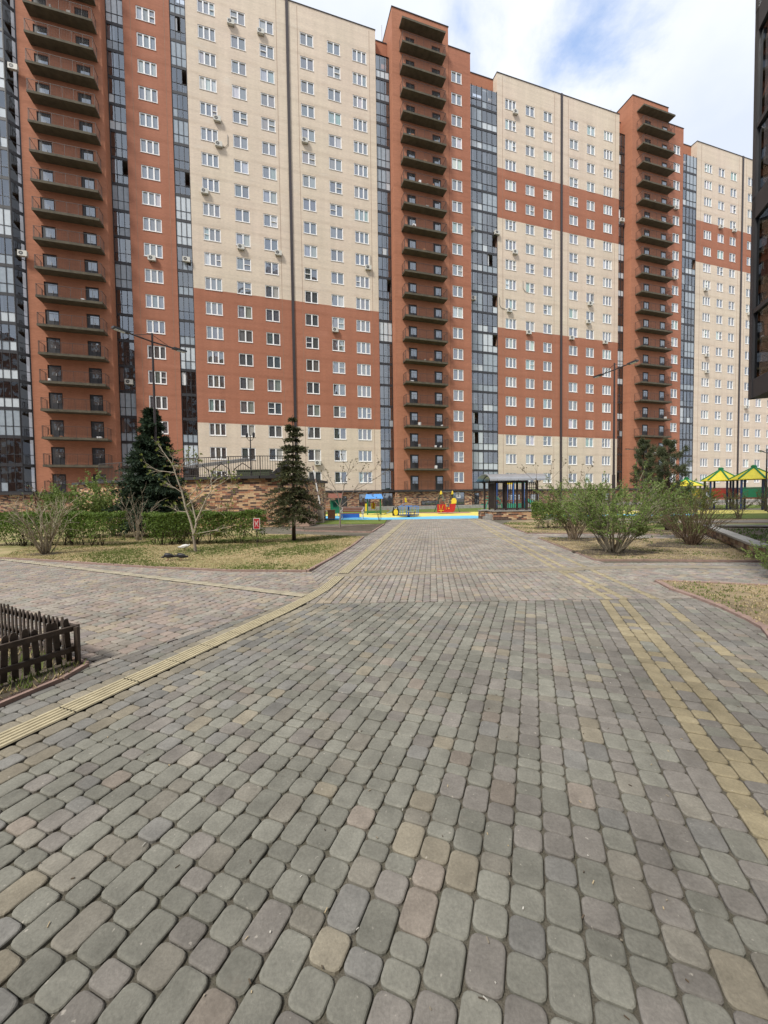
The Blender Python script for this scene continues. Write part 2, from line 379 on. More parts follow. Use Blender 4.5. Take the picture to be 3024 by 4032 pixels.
def block(name, u0, u1, y, top, us, mf, back=4.0):
    mb = MB(); panel(mb, u0, u1, BASE, top, y, cols(us, y), mf)
    for a, s in ((u0, 1), (u1, -1)):
        zs = sorted({BASE, top, *[b for b in BANDZ if BASE < b < top]})
        for c, d in zip(zs, zs[1:]):
            q = [(a, y, c), (a, y + back, c), (a, y + back, d), (a, y, d)]
            mb.face(q if s < 0 else q[::-1], mf((c + d) / 2))
    mb.face([(u0, y, top), (u1, y, top), (u1, y + 14, top), (u0, y + 14, top)], 2)
    o = mb.build(name, [M['cream'], M['red'], M['roof']], bld)
    m2 = MB(); m2.box(u0 - 0.05, u1 + 0.05, y - 0.06, y + 0.35, top, top + 0.09)
    m2.box(u0 - 0.05, u0 + 0.3, y + 0.35, y + back, top, top + 0.09); m2.box(u1 - 0.3, u1 + 0.05, y + 0.35, y + back, top, top + 0.09)
    m2.build('parapet_coping', M['band'], o)
    return o
block('wall', -8.15, 14.75, 0.0, PAR, [(-6.88, 1.9, 3), (-3.28, 1.68, 2), (0.02, 1.68, 2), (4.89, 1.68, 2), (8.32, 1.68, 2), (11.60, 1.9, 3)], mf_F)
block('wall', 33.2, 56.0, 0.0, PAR, [(34.55, 1.9, 3), (38.1, 1.6, 2), (41.3, 1.6, 2), (46.15, 1.68, 2), (49.5, 1.6, 2), (52.85, 1.8, 3)], mf_J)
block('wall', 73.4, 96.3, 0.0, PAR, [(75.3, 1.9, 3), (78.8, 1.6, 2), (81.9, 1.6, 2), (86.5, 1.6, 2), (89.7, 1.6, 2), (92.9, 1.8, 3)], mf_N)
block('wall', -14.55, -9.85, 0.0, PAR, [(-13.25, 1.93, 3)], mf_R)
block('wall', 24.83, 28.15, -1.2, 63.3, [(25.22, 1.6, 2)], mf_R, 3)
block('wall', 65.03, 68.5, -1.2, 63.3, [(66.3, 1.5, 2)], mf_R, 3)
DOORS = []
TW = [(-23.8, -16.3, (-22.4, -18.68), 1.25, -22.62, -16.7), (16.7, 24.8, (18.6, 22.33), 1.22, 17.7, 23.85), (57.35, 65.0, (60.0, 63.66), 1.25, 58.25, 65.0)]
for ti, (u0, u1, dd, dw, s0, s1) in enumerate(TW):
    hs = []
    for i in range(-1, NF):
        fz = 57.67 - ST * i if i >= 0 else 60.57
        for d in dd:
            hs.append((d, d + dw, fz, fz + 2.05)); DOORS.append((d, dw, fz, ti))
    mb = MB(); panel(mb, u0, u1, BASE, 65.75, -1.2, hs, lambda z: 0)
    for a, s in ((u0, 1), (u1, -1)):
        q = [(a, -1.2, BASE), (a, 4.5, BASE), (a, 4.5, 65.75), (a, -1.2, 65.75)]
        mb.face(q if s < 0 else q[::-1])
    mb.face([(u0, -1.2, 65.75), (u1, -1.2, 65.75), (u1, 4.5, 65.75), (u0, 4.5, 65.75)], 1)
    mb.face([(u1, 4.5, 60), (u0, 4.5, 60), (u0, 4.5, 65.75), (u1, 4.5, 65.75)])
    o = mb.build('tower_wall', [M['orange'], M['roof']], bld)
    m2 = MB(); m2.box(u0 - 0.06, u1 + 0.06, -1.27, 4.55, 65.75, 65.85); m2.build('parapet_coping', M['band'], o)
# brick above the loggia strips, set back
for u0, u1 in ((-16.25, -14.57), (-9.83, -8.17), (14.77, 16.66), (28.17, 33.18), (56.02, 57.33), (68.52, 73.38)):
    mb = MB(); mb.face([(u0, 1.0, 60.6), (u1, 1.0, 60.6), (u1, 1.0, PAR - 0.1), (u0, 1.0, PAR - 0.1)], 0)
    mb.face([(u0, 0.12, 60.75), (u1, 0.12, 60.75), (u1, 1.0, 60.75), (u0, 1.0, 60.75)], 1)
    mb.box(u0, u1, 0.94, 1.3, PAR - 0.1, PAR, 1); mb.build('loggia_parapet', [M['orange'], M['band']], bld)

# windows
def win_mesh(wd, n, screen):
    f = MB(); t = 0.095; y0, y1 = 0.045, 0.155
    f.box(0, t, y0, y1, 0, WH); f.box(wd - t, wd, y0, y1, 0, WH); f.box(t, wd - t, y0, y1, 0, t); f.box(t, wd - t, y0, y1, WH - t, WH)
    for k in range(1, n):
        x = wd * k / n; f.box(x - 0.075, x + 0.075, y0 - 0.006, y1, t, WH - t)
    if screen is not None:
        a = wd * screen / n + t; b = wd * (screen + 1) / n - t; f.box(a, b, y0 - 0.01, y1, WH * 0.47, WH * 0.47 + 0.06)
    f.box(-0.03, wd + 0.03, -0.05, 0.09, -0.05, -0.005)
    return f
TONES = [(0.05, 0.06, 0.075), (0.06, 0.065, 0.07), (0.035, 0.04, 0.05), (0.10, 0.105, 0.11), (0.045, 0.038, 0.035), (0.30, 0.30, 0.28), (0.22, 0.23, 0.22), (0.42, 0.42, 0.40), (0.16, 0.26, 0.23), (0.13, 0.11, 0.09), (0.06, 0.05, 0.045)]
def pane_tones(i, n):
    base = R_.choice(TONES[:5] if R_.random() < 0.62 else TONES)
    out_ = []
    for k in range(n):
        c = base if R_.random() < 0.6 else R_.choice(TONES)
        out_.append(tuple(x * R_.uniform(0.85, 1.15) for x in c))
    return out_
def pane_mb(mb, wd, n, tones, screen):
    for k in range(n):
        a = wd * k / n + 0.055; b = wd * (k + 1) / n - 0.055
        if k == 0: a = 0.075
        if k == n - 1: b = wd - 0.075
        c = tones[k]
        t1, t2 = R_.gauss(0, 0.004), R_.gauss(0, 0.004); mb.face([(a, 0.14 + t1, 0.075), (b, 0.14 + t2, 0.075), (b, 0.14 - t1, WH - 0.075), (a, 0.14 - t2, WH - 0.075)], 0, c)
camv = Vector((0, 0, EYE)); BOv = Vector(BO)
def wdist(wn): return (BOv + FD * (wn[0] + wn[1] / 2) + FN * wn[3] + Vector((0, 0, wn[2] - 0.75)) - camv).length
visible_top = lambda wn: True
WIN.sort(key=wdist)
fcache = {}; pcache = {}
rest = MB(); restp = []
for k, wn in enumerate(WIN):
    u, wd, z, y, n, i = wn
    scr = R_.choice([0, n - 1, 1]) if R_.random() < 0.24 else None
    if scr is not None and scr >= n: scr = 0
    tones = pane_tones(i, n)
    if k < 100:
        key = (round(wd, 2), n, scr)
        if key not in fcache: fcache[key] = win_mesh(wd, n, scr).mesh('window', [M['white']])
        o = put('window', fcache[key], bld); o.location = (u, y, z - WH)
        pk = (round(wd, 2), n, R_.randrange(9))
        if pk not in pcache:
            p = MB(); pane_mb(p, wd, n, tones, scr); pcache[pk] = p.mesh('pane', [M['pane']])
        put('pane', pcache[pk], o)
    else:
        f = win_mesh(wd, n, scr); off = Matrix.Translation((u, y, z - WH)); b0 = len(rest.v)
        rest.v += [tuple(off @ Vector(q)) for q in f.v]; rest.f += [[a + b0 for a in q] for q in f.f]; rest.m += [0] * len(f.f); rest.c += [(0.8, 0.8, 0.8)] * len(f.f)
        p = MB(); pane_mb(p, wd, n, tones, scr); b0 = len(rest.v)
        rest.v += [tuple(off @ Vector(q)) for q in p.v]; rest.f += [[a + b0 for a in q] for q in p.f]; rest.m += [1] * len(p.f); rest.c += p.c
tag(rest.build('window', [M['white'], M['pane']], bld), kind='stuff')

# balcony doors
def door_mb(mb, dw, fz, d, pane=True):
    y = -1.2 + 0.10
    mb.box(d, d + dw, y, y + 0.06, fz, fz + 2.05, 0, (0.03, 0.032, 0.037))
    mb.box(d + 0.12, d + dw * 0.62, y - 0.03, y, fz + 0.05, fz + 1.98, 0, (0.035, 0.036, 0.042))
    a, b = d + 0.34, d + dw * 0.98 - 0.08
    mb.box(d + dw * 0.66, d + dw - 0.06, y - 0.02, y, fz + 0.1, fz + 1.95, 0, (0.03, 0.03, 0.036))
    mb.box(d + dw * 0.60, d + dw * 0.63, y - 0.09, y - 0.03, fz + 0.95, fz + 1.2, 0, (0.6, 0.6, 0.6))
    mb.face([(a, y - 0.034, fz + 0.95), (b, y - 0.034, fz + 0.95), (b, y - 0.034, fz + 1.85), (a, y - 0.034, fz + 1.85)], 1, (0.05, 0.053, 0.056))
dr = MB()
for d, dw, fz, ti in DOORS:
    if ti < 2:
        m2 = MB(); door_mb(m2, dw, fz, d); m2.build('balcony_door', [M['paint'], M['pane']], bld)
    else: door_mb(dr, dw, fz, d)
tag(dr.build('balcony_door', [M['paint'], M['pane']], bld), kind='stuff')
# balconies
def balcony(u0, u1, z, slab=True, rail=True):
    s = MB(); y0, y1 = -2.4, -1.2
    o = None
    if slab:
        s.box(u0, u1, y0, y1 - 0.004, z - 0.17, z); s.box(u0, u1, y0 - 0.03, y0, z - 0.19, z + 0.04)
        for k in range(7):
            x = u0 + R_.uniform(0.1, u1 - u0 - 0.3); s.box(x, x + R_.uniform(0.1, 0.4), y0 + 0.02, y0 + 0.12, z, z + R_.uniform(0.03, 0.1))
        if R_.random() < .4:
            for _ in range(R_.randint(1, 3)):
                x = R_.uniform(u0 + .3, u1 - .6); s.box(x, x + R_.uniform(.15, .45), y0 + .15, y0 + .45, z, z + R_.uniform(.15, .5), R_.choice((1, 2, 3)))
        o = s.build('balcony', [M['slab'], M['white'], M['wood'], M['concrete']], bld)
    if rail:
        r = MB(); h = 1.2; n = 7
        pts = [(u0 + 0.04, y1 - 0.03), (u0 + 0.04, y0 + 0.05), (u1 - 0.04, y0 + 0.05), (u1 - 0.04, y1 - 0.03)]
        for a, b in zip(pts, pts[1:]):
            r.bar((*a, z + h), (*b, z + h), 0.035, 0.03); r.bar((*a, z + 0.1), (*b, z + 0.1), 0.02, 0.02)
            L = math.hypot(b[0] - a[0], b[1] - a[1]); k = int(L / 0.14)
            for j in range(k + 1):
                t = j / k; x = a[0] + (b[0] - a[0]) * t; yy = a[1] + (b[1] - a[1]) * t
                th = 0.03 if j % 7 == 0 else 0.008
                r.box(x - th / 2, x + th / 2, yy - th / 2, yy + th / 2, z - 0.1, z + h)
        r.build('railing', M['rail'], o if o else bld)
for (u0, u1, dd, dw, s0, s1) in TW:
    for i in range(-1, NF - 1):
        balcony(s0, s1, 57.67 - ST * i if i >= 0 else 60.57)
    balcony(s0, s1, BASE + 0.02, slab=False)
    c = MB(); c.box(s0, s1, -2.4, -1.204, 63.35, 63.52); c.box(s0, s1, -2.43, -2.4, 63.32, 63.56); c.build('balcony_canopy', M['slab'], bld)

# glazed loggia strips
def glaze(u0, u1, y, bays, per, top=60.75, ret=None, bright=1.0):
    fr = MB(); pn = MB(); inn = MB()
    fls = [BASE] + sorted(FLOOR)[1:] + [top]
    xs = [u0 + (u1 - u0) * k / (bays * per) for k in range(bays * per + 1)]
    for k, x in enumerate(xs):
        t = 0.06 if k % per == 0 else 0.025
        fr.box(max(u0, x - t), min(u1, x + t), y - 0.05, y + 0.05, BASE, top)
    for a, b in zip(fls, fls[1:]):
        fr.box(u0, u1, y - 0.04, y + 0.04, a - 0.12, a + 0.20); fr.box(u0, u1, y - 0.035, y + 0.03, a + 1.10, a + 1.15)
        inn.box(u0, u1, y + 0.08, y + 1.5, a - 0.12, a + 0.06, 1)
        modes = [R_.random() for _ in range(bays)]
        if bright > 1: modes = [m_ if R_.random() < .45 else R_.choice((0.05, 0.15, 0.8, 0.95)) for m_ in modes]  # bright strips get more white and pale panes, imitating strong sky reflection
        for k in range(len(xs) - 1):
            md = modes[k // per]
            lo = 1 if md < 0.20 else (2 if md > .72 else 0); hi = 1 if md < 0.09 else (2 if md > .88 else 0); jt = lambda: R_.gauss(0, 0.006)  # some panes take the painted white and pale reflection colours
            if R_.random() < 0.10: lo = R_.choice((0, 1, 2))
            if R_.random() < 0.04: hi = 3
            t1, t2, t3 = jt(), jt(), jt(); q = lambda c, d: [(xs[k] + 0.025, y + t1, c), (xs[k + 1] - 0.025, y + t2, c), (xs[k + 1] - 0.025, y + t3, d), (xs[k] + 0.025, y + t3 + t1 - t2, d)]
            pn.face(q(a + 0.2, a + 1.1), lo)
            if hi != 3: pn.face(q(a + 1.15, b - 0.12), hi)
        # what one sees inside: a back wall with a white balcony window, some clutter
        w_ = (u1 - u0) / bays
        for k in range(bays):
            x0 = u0 + w_ * k + w_ * R_.uniform(0.15, 0.35); ww = min(w_ * 0.6, 1.5)
            inn.box(x0, x0 + ww, y + 1.38, y + 1.42, a + 0.15, a + 2.3, 2); inn.box(x0 + 0.07, x0 + ww * 0.42, y + 1.36, y + 1.385, a + 0.9, a + 2.2, 3)
            inn.box(x0 + ww * 0.52, x0 + ww - 0.07, y + 1.36, y + 1.385, a + 0.25, a + 2.2, 3)
            if R_.random() < 0.5:
                x1 = u0 + w_ * k + R_.uniform(0.1, w_ * 0.7); inn.box(x1, x1 + R_.uniform(0.2, 0.5), y + 0.3, y + 0.7, a + 0.06, a + R_.uniform(0.5, 1.6), R_.choice([2, 4, 5, 6]))
            if R_.random() < 0.5:
                inn.box(u0 + w_ * k + 0.08, u0 + w_ * k + w_ * 0.45, y + 0.1, y + 0.13, a + 1.2, b - 0.2, 2)
    inn.face([(u0, y + 1.45, BASE), (u1, y + 1.45, BASE), (u1, y + 1.45, top), (u0, y + 1.45, top)], 0)
    inn.face([(u0 + .002, y + 0.05, BASE), (u0 + .002, y + 1.45, BASE), (u0 + .002, y + 1.45, top), (u0 + .002, y + 0.05, top)][::-1], 0)
    inn.face([(u1 - .002, y + 0.05, BASE), (u1 - .002, y + 1.45, BASE), (u1 - .002, y + 1.45, top), (u1 - .002, y + 0.05, top)], 0)
    o = fr.build('glazed_loggia', M['dark'], bld)
    pn.build('pane', [M['bay'], M['frost_glare'], M['pale']], o)
    inn.build('loggia_interior', [M['inner'], M['innerslab'], M['white'], M['dark'], M['wood'], M['blue'], M['galv']], o)
glaze(-16.28, -14.57, 0.25, 1, 3)
glaze(-9.83, -8.17, 0.10, 1, 3)
glaze(14.77, 16.68, 0.20, 1, 3)
glaze(28.17, 33.18, 0.02, 2, 3, bright=2)
glaze(56.02, 57.33, 0.20, 1, 2)
glaze(68.52, 73.38, 0.02, 2, 3)
glaze(-30.5, -24.65, -1.75, 3, 3, bright=2)
# chamfered return of the end bay and its dark brick reveal
mb = MB(); mg = MB()
for a, b in zip([BASE] + sorted(FLOOR)[1:], sorted(FLOOR)[1:] + [60.75]):
    p0, p1 = (-24.65, -1.75), (-23.95, -1.0)
    mb.bar((*p0, a), (*p1, a), 0.06, 0.34); mb.bar((*p0, a + 1.12), (*p1, a + 1.12), 0.05, 0.06); mg.face([(*p0, a + .15), (*p1, a + .15), (*p1, b - .1), (*p0, b - .1)], 0)
mb.box(-24.7, -24.6, -1.78, -1.7, BASE, 60.75); mb.box(-24.0, -23.82, -1.06, 1.0, BASE, 63.0)
o = mb.build('bay_return', M['dark'], bld); mg.build('pane', clear_glass('return_glass', (0.3, 0.28, 0.27), 0.0), o)
mb = MB(); mb.box(-30.5, -23.82, -1.8, 1.5, 60.75, 63.0); mb.build('bay_parapet', M['orange'], bld)

# downpipes and thin joints
for u in (3.36, 44.6, 85.0):
    mb = MB(); mb.box(u - 0.17, u + 0.17, -0.12, 0.01, 0.5, PAR + 0.1); mb.build('downpipe', M['pipe'], bld)
mb = MB()
for u in (2.05, 4.6, 13.9, 34.1, 43.3, 45.9, 55.2, 74.5, 84.1, 86.0, -13.8, -10.4):
    mb.box(u - 0.022, u + 0.022, -0.006, 0.01, BASE, PAR - 0.3)
mb.build('expansion_joint', M['inner'], bld)

# plinth, cornice, porch walkway, base openings
segs = [(-30.5, -23.82, -1.65), (-23.8, -16.3, -1.1), (-16.3, 16.7, 0.1), (16.7, 28.15, -1.1), (28.15, 57.33, 0.1), (57.33, 68.5, -1.1), (68.5, 96.3, 0.1)]
mb = MB()
for u0, u1, y in segs:
    mb.quv([(u0, y, 0), (u1, y, 0), (u1, y, BASE - 0.2), (u0, y, BASE - 0.2)], [(u0, 0), (u1, 0), (u1, BASE - .2), (u0, BASE - .2)])
    for uu in (u0, u1): mb.quv([(uu, y, 0), (uu, 1.6, 0), (uu, 1.6, BASE - 0.2), (uu, y, BASE - 0.2)], [(0, 0), (1.6 - y, 0), (1.6 - y, BASE - .2), (0, BASE - .2)])
mb.build('plinth', M['clinker'], bld)
mb = MB()
for u0, u1, y in segs: mb.box(u0 - 0.05, u1 + 0.05, y - 0.35, 1.0, BASE - 0.2, BASE + 0.06)
mb.build('cornice', M['band'], bld)
mb = MB(); mb.box(-31, 96.3, -3.6, 1.5, 0, 0.42); mb.build('porch_walkway', M['concrete'], bld)
for u0, u1, y, z0, z1, c in [(5.0, 6.5, .1, .55, 1.9, 0), (8.4, 9.9, .1, .55, 1.9, 0), (11.6, 13.2, .1, .44, 2.2, 1), (14.9, 16.5, .1, .44, 2.3, 1), (1.2, 2.8, .1, .55, 1.9, 0), (-2.9, -1.3, .1, .55, 1.9, 0), (20.2, 22.9, -1.1, .5, 1.15, 0),
                           (25.0, 26.9, -1.1, .44, 2.3, 1), (29.2, 30.0, .1, .44, 2.2, 1), (35.2, 37.2, .1, .7, 1.9, 2), (39.0, 40.6, .1, .7, 1.9, 2), (47, 48.5, .1, .7, 1.9, 0), (53, 54.5, .1, .7, 1.9, 2), (62, 63.5, -1.1, .44, 2.3, 1), (77, 79, .1, .7, 1.9, 2), (88, 90, .1, .7, 1.9, 2)]:
    c_ = ((0.03, 0.035, 0.035), (0.02, 0.02, 0.022), (0.5, 0.52, 0.54))[c]
    mb = MB(); mb.box(u0, u1, y - 0.012, y + 0.05, z0, z1, 0, (0.02, 0.02, 0.022)); mb.face([(u0 + .08, y - .016, z0 + .08), (u1 - .08, y - .016, z0 + .08), (u1 - .08, y - .016, z1 - .08), (u0 + .08, y - .016, z1 - .08)], 1, c_); mb.build('base_door' if c == 1 else 'base_window', [M['paint'], M['pane']], bld)
# number plate with its digit over the second entrance
mb = MB(); mb.box(25.55, 26.25, -1.16, -1.12, 1.45, 2.25, 0, (0.75, 0.76, 0.76)); pl = mb.build('number_plate', M['paint'], bld)
tc = bpy.data.curves.new('digit', 'FONT'); tc.body = '2'; tc.size = 0.75; tc.extrude = 0.006; tc.align_x = 'CENTER'
to = bpy.data.objects.new('digit_tmp', tc); col.objects.link(to)
bpy.context.view_layer.update()
dm = bpy.data.meshes.new_from_object(to.evaluated_get(bpy.context.evaluated_depsgraph_get())); bpy.data.objects.remove(to)
dm.materials.clear(); dm.materials.append(M['dark'])
dg = put('digit', dm, pl); dg.location = (25.9, -1.168, 1.6); dg.rotation_euler = (math.pi / 2, 0, 0)
# railing along the walkway
mb = MB()
for u0, u1 in ((-10, 24.5), (26.8, 60.0)):
    n = int((u1 - u0) / 0.12)
    for j in range(n + 1):
        x = u0 + (u1 - u0) * j / n; t = 0.05 if j % 20 == 0 else 0.018
        mb.box(x - t / 2, x + t / 2, -3.5 - t / 2, -3.5 + t / 2, 0.42, 1.62)
    mb.box(u0, u1, -3.52, -3.48, 1.58, 1.62); mb.box(u0, u1, -3.515, -3.485, 0.52, 0.55)
mb.build('walkway_railing', M['dark'], bld)
# air conditioners on the facade
ac = MB(); ac.box(0, 0.8, -0.36, -0.06, 0, 0.55, 0, (0.62, 0.61, 0.56)); ac.lathe([(0.21, 0), (0.21, 0.004)], 14, 0.27, 0, 0, (0.1, 0.1, 0.1))
acm = MB(); acm.box(0, 0.8, -0.36, -0.06, 0, 0.55, 0, (0.62, 0.61, 0.56))
ring = [(0.3 + 0.2 * math.cos(2 * math.pi * k / 16), 0.28 + 0.2 * math.sin(2 * math.pi * k / 16)) for k in range(16)]
acm.face([(x, -0.364, z) for x, z in ring], 0, (0.09, 0.09, 0.09)); acm.face([(0.3 + (x - .3) * .3, -0.368, 0.28 + (z - .28) * .3) for x, z in ring], 0, (0.4, 0.4, 0.38))
acm.box(0.08, 0.12, -0.36, 0.0, -0.05, 0.0, 0, (0.3, 0.3, 0.3)); acm.box(0.68, 0.72, -0.36, 0.0, -0.05, 0.0, 0, (0.3, 0.3, 0.3))
acmesh = acm.mesh('air_conditioner', [M['paint']])
AC = [(-3.6, 0), (-0.2, 0), (-5.4, 4), (-5.3, 5), (-7.0, 7), (-3.1, 9), (1.3, 9), (4.85, 4), (8.3, 12), (12.9, 9), (35.8, 0), (35.7, 7), (34.7, 10), (38.1, 11), (49.7, 9), (46.1, 11), (52.8, 11), (49.4, 10), (75.4, 7), (78.9, 3), (82.4, 3), (75.9, 11), (76, 12), (86.9, 8), (86.5, 14), (-12.8, 10), (5.7, 18)]
for u, i in AC:
    o = put('air_conditioner', acmesh, bld); o.location = (u, 0, zt(i) - WH - 0.55)
for u, y, z in ((-15.6, 0.2, 15.0), (-9.2, 0.05, zt(10) - 1.6), (28.4, 0, 40.0), (32.6, 0, 40.2), (28.6, 0, 30.2), (-24.3, -1.4, 27), (-24.4, -1.4, 45.5), (66.4, -1.2, zt(3) - 2), (66.3, -1.2, zt(7) - 2), (56.2, 0.1, 46.5)):
    o = put('air_conditioner', acmesh, bld); o.location = (u, y, z)
# drain hoses of some units
mb = MB()
for u, z, s in ((-3.9, zt(5) - .3, 1), (37.6, zt(9) + .1, -1), (33.5, zt(10), -1), (50.9, zt(9) + .2, 1), (13.7, zt(9), .3)):
    mb.tube([(u - s * .9, -0.05, z - 1.6), (u - s * .3, -0.05, z - 1.5), (u, -0.05, z - 1.1), (u, -0.05, z)], 0.035, 5)
mb.build('drain_hose', M['concrete'], bld)
# roof furniture
mb = MB()
for u in (2.4, 44.0, 85.2):
    for x in (u - 1, u, u + 1, u + 2): mb.box(x - .02, x + .02, 0.8, 0.84, PAR, PAR + 0.9)
    mb.box(u - 1, u + 2, 0.8, 0.84, PAR + .87, PAR + .9); mb.box(u - 1, u + 2, 0.8, 0.84, PAR + .45, PAR + .48)
for u, h in ((16.0, 2.2), (55.3, 1.6)): mb.tube([(u, 1.0, PAR - 0.1), (u, 1.0, PAR + h)], 0.03, 5)
mb.build('roof_railing', M['concrete'], bld)

# ---------------------------------------------------------------- ground, paths, lawns, paving
def sheet(name, poly, z, mat, kind='structure', thick=None):
    mb = MB()
    if thick: mb.prism(poly, z - thick, z)
    else: mb.face([(p[0], p[1], z) for p in poly])
    o = mb.build(name, mat); tag(o, kind=kind); return o
mb = MB(); mb.face([(-900, -900, -0.06), (900, -900, -0.06), (900, 1500, -0.06), (-900, 1500, -0.06)])
tag(mb.build('ground', M['path']), kind='structure')
sheet('paving_bed', [(-16, -3), (9, -3), (12, 8), (9.5, 28), (-1, 28), (-16, 14)], -0.016, M['joint'])
EN = np.array([0.36, 0.933]); RN = np.array([0.933, -0.36])          # near walk: along, across
EF = np.array([0.125, 0.992]); RF = np.array([0.992, -0.125])        # far walk
EL = np.array([-0.9, 0.436]); RL = np.array([0.436, 0.9])            # walk to the left
O_N = np.array([-1.2, 5.6]); O_F = np.array([-0.93, 7.0]); O_L = np.array([-1.35, 6.0])
ROW = 0.123
GREEN = (0.225, 0.220, 0.192); PURP = (0.215, 0.19, 0.182); BLUEG = (0.203, 0.195, 0.195); BEIGE = (0.295, 0.25, 0.185); PINK = (0.265, 0.212, 0.182); YEL = (0.305, 0.262, 0.175); WARM = (0.255, 0.23, 0.197)
def pick(tab):
    r = R_.random() * sum(w for w, _ in tab)
    for w_, c in tab:
        r -= w_
        if r <= 0: return c
    return tab[-1][1]
def clip(poly, hp):                                       # convex clip by half planes (point, inward normal)
    for (px_, py_, nx, ny) in hp:
        if not poly: return poly
        o_ = []
        for i in range(len(poly)):
            a, b = poly[i], poly[(i + 1) % len(poly)]
            da = (a[0] - px_) * nx + (a[1] - py_) * ny; db = (b[0] - px_) * nx + (b[1] - py_) * ny
            if da >= 0: o_.append(a)
            if (da >= 0) != (db >= 0):
                t = da / (da - db); o_.append((a[0] + (b[0] - a[0]) * t, a[1] + (b[1] - a[1]) * t))
        poly = o_
    return poly
def halfplanes(poly):
    n = len(poly); ar = sum(poly[i][0] * poly[(i + 1) % n][1] - poly[(i + 1) % n][0] * poly[i][1] for i in range(n))
    hp = []
    for i in range(n):
        a, b = poly[i], poly[(i + 1) % n]; dx, dy = b[0] - a[0], b[1] - a[1]; L = math.hypot(dx, dy)
        s = 1 if ar > 0 else -1
        hp.append((a[0], a[1], -dy / L * s, dx / L * s))
    return hp
def stone(mb, O, e, r, s0, s1, t0, t1, hp, c, near):
    g_ = 0.0028; s0 += g_; s1 -= g_; t0 += g_ * 0.9; t1 -= g_ * 0.9
    rad = min(0.027, (s1 - s0) * 0.27) * (1 if near else 0.9); n = 4 if near else 2
    loc = []
    for cs, ct, a0 in ((s1 - rad, t1 - rad, 0), (s0 + rad, t1 - rad, 90), (s0 + rad, t0 + rad, 180), (s1 - rad, t0 + rad, 270)):
        for k in range(n):
            a = math.radians(a0 + 90 * k / (n - 1)); loc.append((cs + rad * math.cos(a), ct + rad * math.sin(a)))
    P = [(O[0] + e[0] * s + r[0] * t, O[1] + e[1] * s + r[1] * t) for s, t in loc]
    ins = [((p[0] - h[0]) * h[2] + (p[1] - h[1]) * h[3]) for h in hp for p in P]
    if min(ins) < 0: P = clip(P, hp)
    if len(P) < 3: return
    cx = sum(p[0] for p in P) / len(P); cy = sum(p[1] for p in P) / len(P)
    ar = sum(P[i][0] * P[(i + 1) % len(P)][1] - P[(i + 1) % len(P)][0] * P[i][1] for i in range(len(P)))
    if abs(ar) < 0.003: return
    if ar < 0: P = P[::-1]
    dz = R_.uniform(-0.0035, 0.002); tx, ty = R_.gauss(0, 0.013), R_.gauss(0, 0.013)
    Z = lambda p, z: z + dz + (p[0] - cx) * tx + (p[1] - cy) * ty
    def inset(d):
        o_ = []
        for p in P:
            L = math.hypot(p[0] - cx, p[1] - cy) + 1e-6; k = max(0.2, 1 - d * 1.25 / L); o_.append((cx + (p[0] - cx) * k, cy + (p[1] - cy) * k))
        return o_
    prof = ((0, -0.02), (0, -0.0055), (0.003, -0.0015), (0.008, 0.0)) if near else ((0, -0.018), (0, -0.006), (0.009, 0.0))
    rings = [[mb.pt((q[0], q[1], Z(q, z))) for q in inset(d)] for d, z in prof]
    m = len(P)
    for A, B in zip(rings, rings[1:]):
        for j in range(m): mb.f.append([A[j], A[(j + 1) % m], B[(j + 1) % m], B[j]]); mb.m.append(0); mb.c.append(c)
    mb.f.append(rings[-1]); mb.m.append(0); mb.c.append(c)
def pave(name, O, e, r, rows, smin, smax, poly, colour, nearlim=6.0, W=ROW, L=(0.166, 0.118, 0.085)):
    hp = halfplanes(poly); mb = MB()
    for i, (t0, t1) in enumerate(rows):
        s = smin + R_.uniform(-0.2, 0)
        k = 0
        while s < smax:
            ln = L[0] if R_.random() < 0.30 else (L[1] if R_.random() < 0.62 else L[2])
            sc, tcn = s + ln / 2, (t0 + t1) / 2
            x, y = O[0] + e[0] * sc + r[0] * tcn, O[1] + e[1] * sc + r[1] * tcn
            # keep what the walk shows (and a margin beside it)
            if y > -0.6 and abs(x) < y * 1.25 + 2.2 and min((x - h[0]) * h[2] + (y - h[1]) * h[3] for h in hp) > -0.12:
                b = colour(i, sc, tcn, x, y); v = R_.uniform(0.78, 1.06) if name == 'near_paving' else R_.uniform(0.93, 1.2)  # near stones darkened in colour to carry the foreground shade
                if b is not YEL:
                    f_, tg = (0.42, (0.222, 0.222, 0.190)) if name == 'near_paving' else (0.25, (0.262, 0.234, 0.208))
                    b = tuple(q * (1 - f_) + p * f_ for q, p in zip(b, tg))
                stone(mb, O, e, r, s, s + ln, t0, t1, hp, tuple(q * v for q in b), y < nearlim)
            s += ln; k += 1
    return tag(mb.build(name, M['stone']), kind='structure')
TH = 0.105                                                # half width of the tactile strip
rowsR = [(TH + ROW * i, TH + ROW * (i + 1)) for i in range(50)]
rowsL = [(-TH - ROW * (i + 1), -TH - ROW * i) for i in range(7)]
iA = int((4.10 - TH) / ROW)
def col_nr(i, s, t, x, y):
    if i in (iA, iA + 2): return YEL
    if i == iA + 1: return pick([(5, YEL), (6, PURP), (2, GREEN)])
    if i == iA + 6: return pick([(6, YEL), (3, BEIGE), (1, PURP)])
    if i == 0: return pick([(9, BEIGE), (1, WARM)])
    if i == 2: return pick([(5, BEIGE), (5, BLUEG)])
    if i == 1: return pick([(7, BLUEG), (3, WARM)])
    k = max(0.0, min(1.0, (i - 18) / 12)); l = max(0.0, min(1.0, (10 - i) / 8))
    return pick([(6 - 4 * k - 2 * l, GREEN), (1 + 4 * k + l, PURP), (0.5 + 2 * l, BLUEG), (0.22, PINK), (0.25, BEIGE), (1.2 - .8 * k, WARM)])
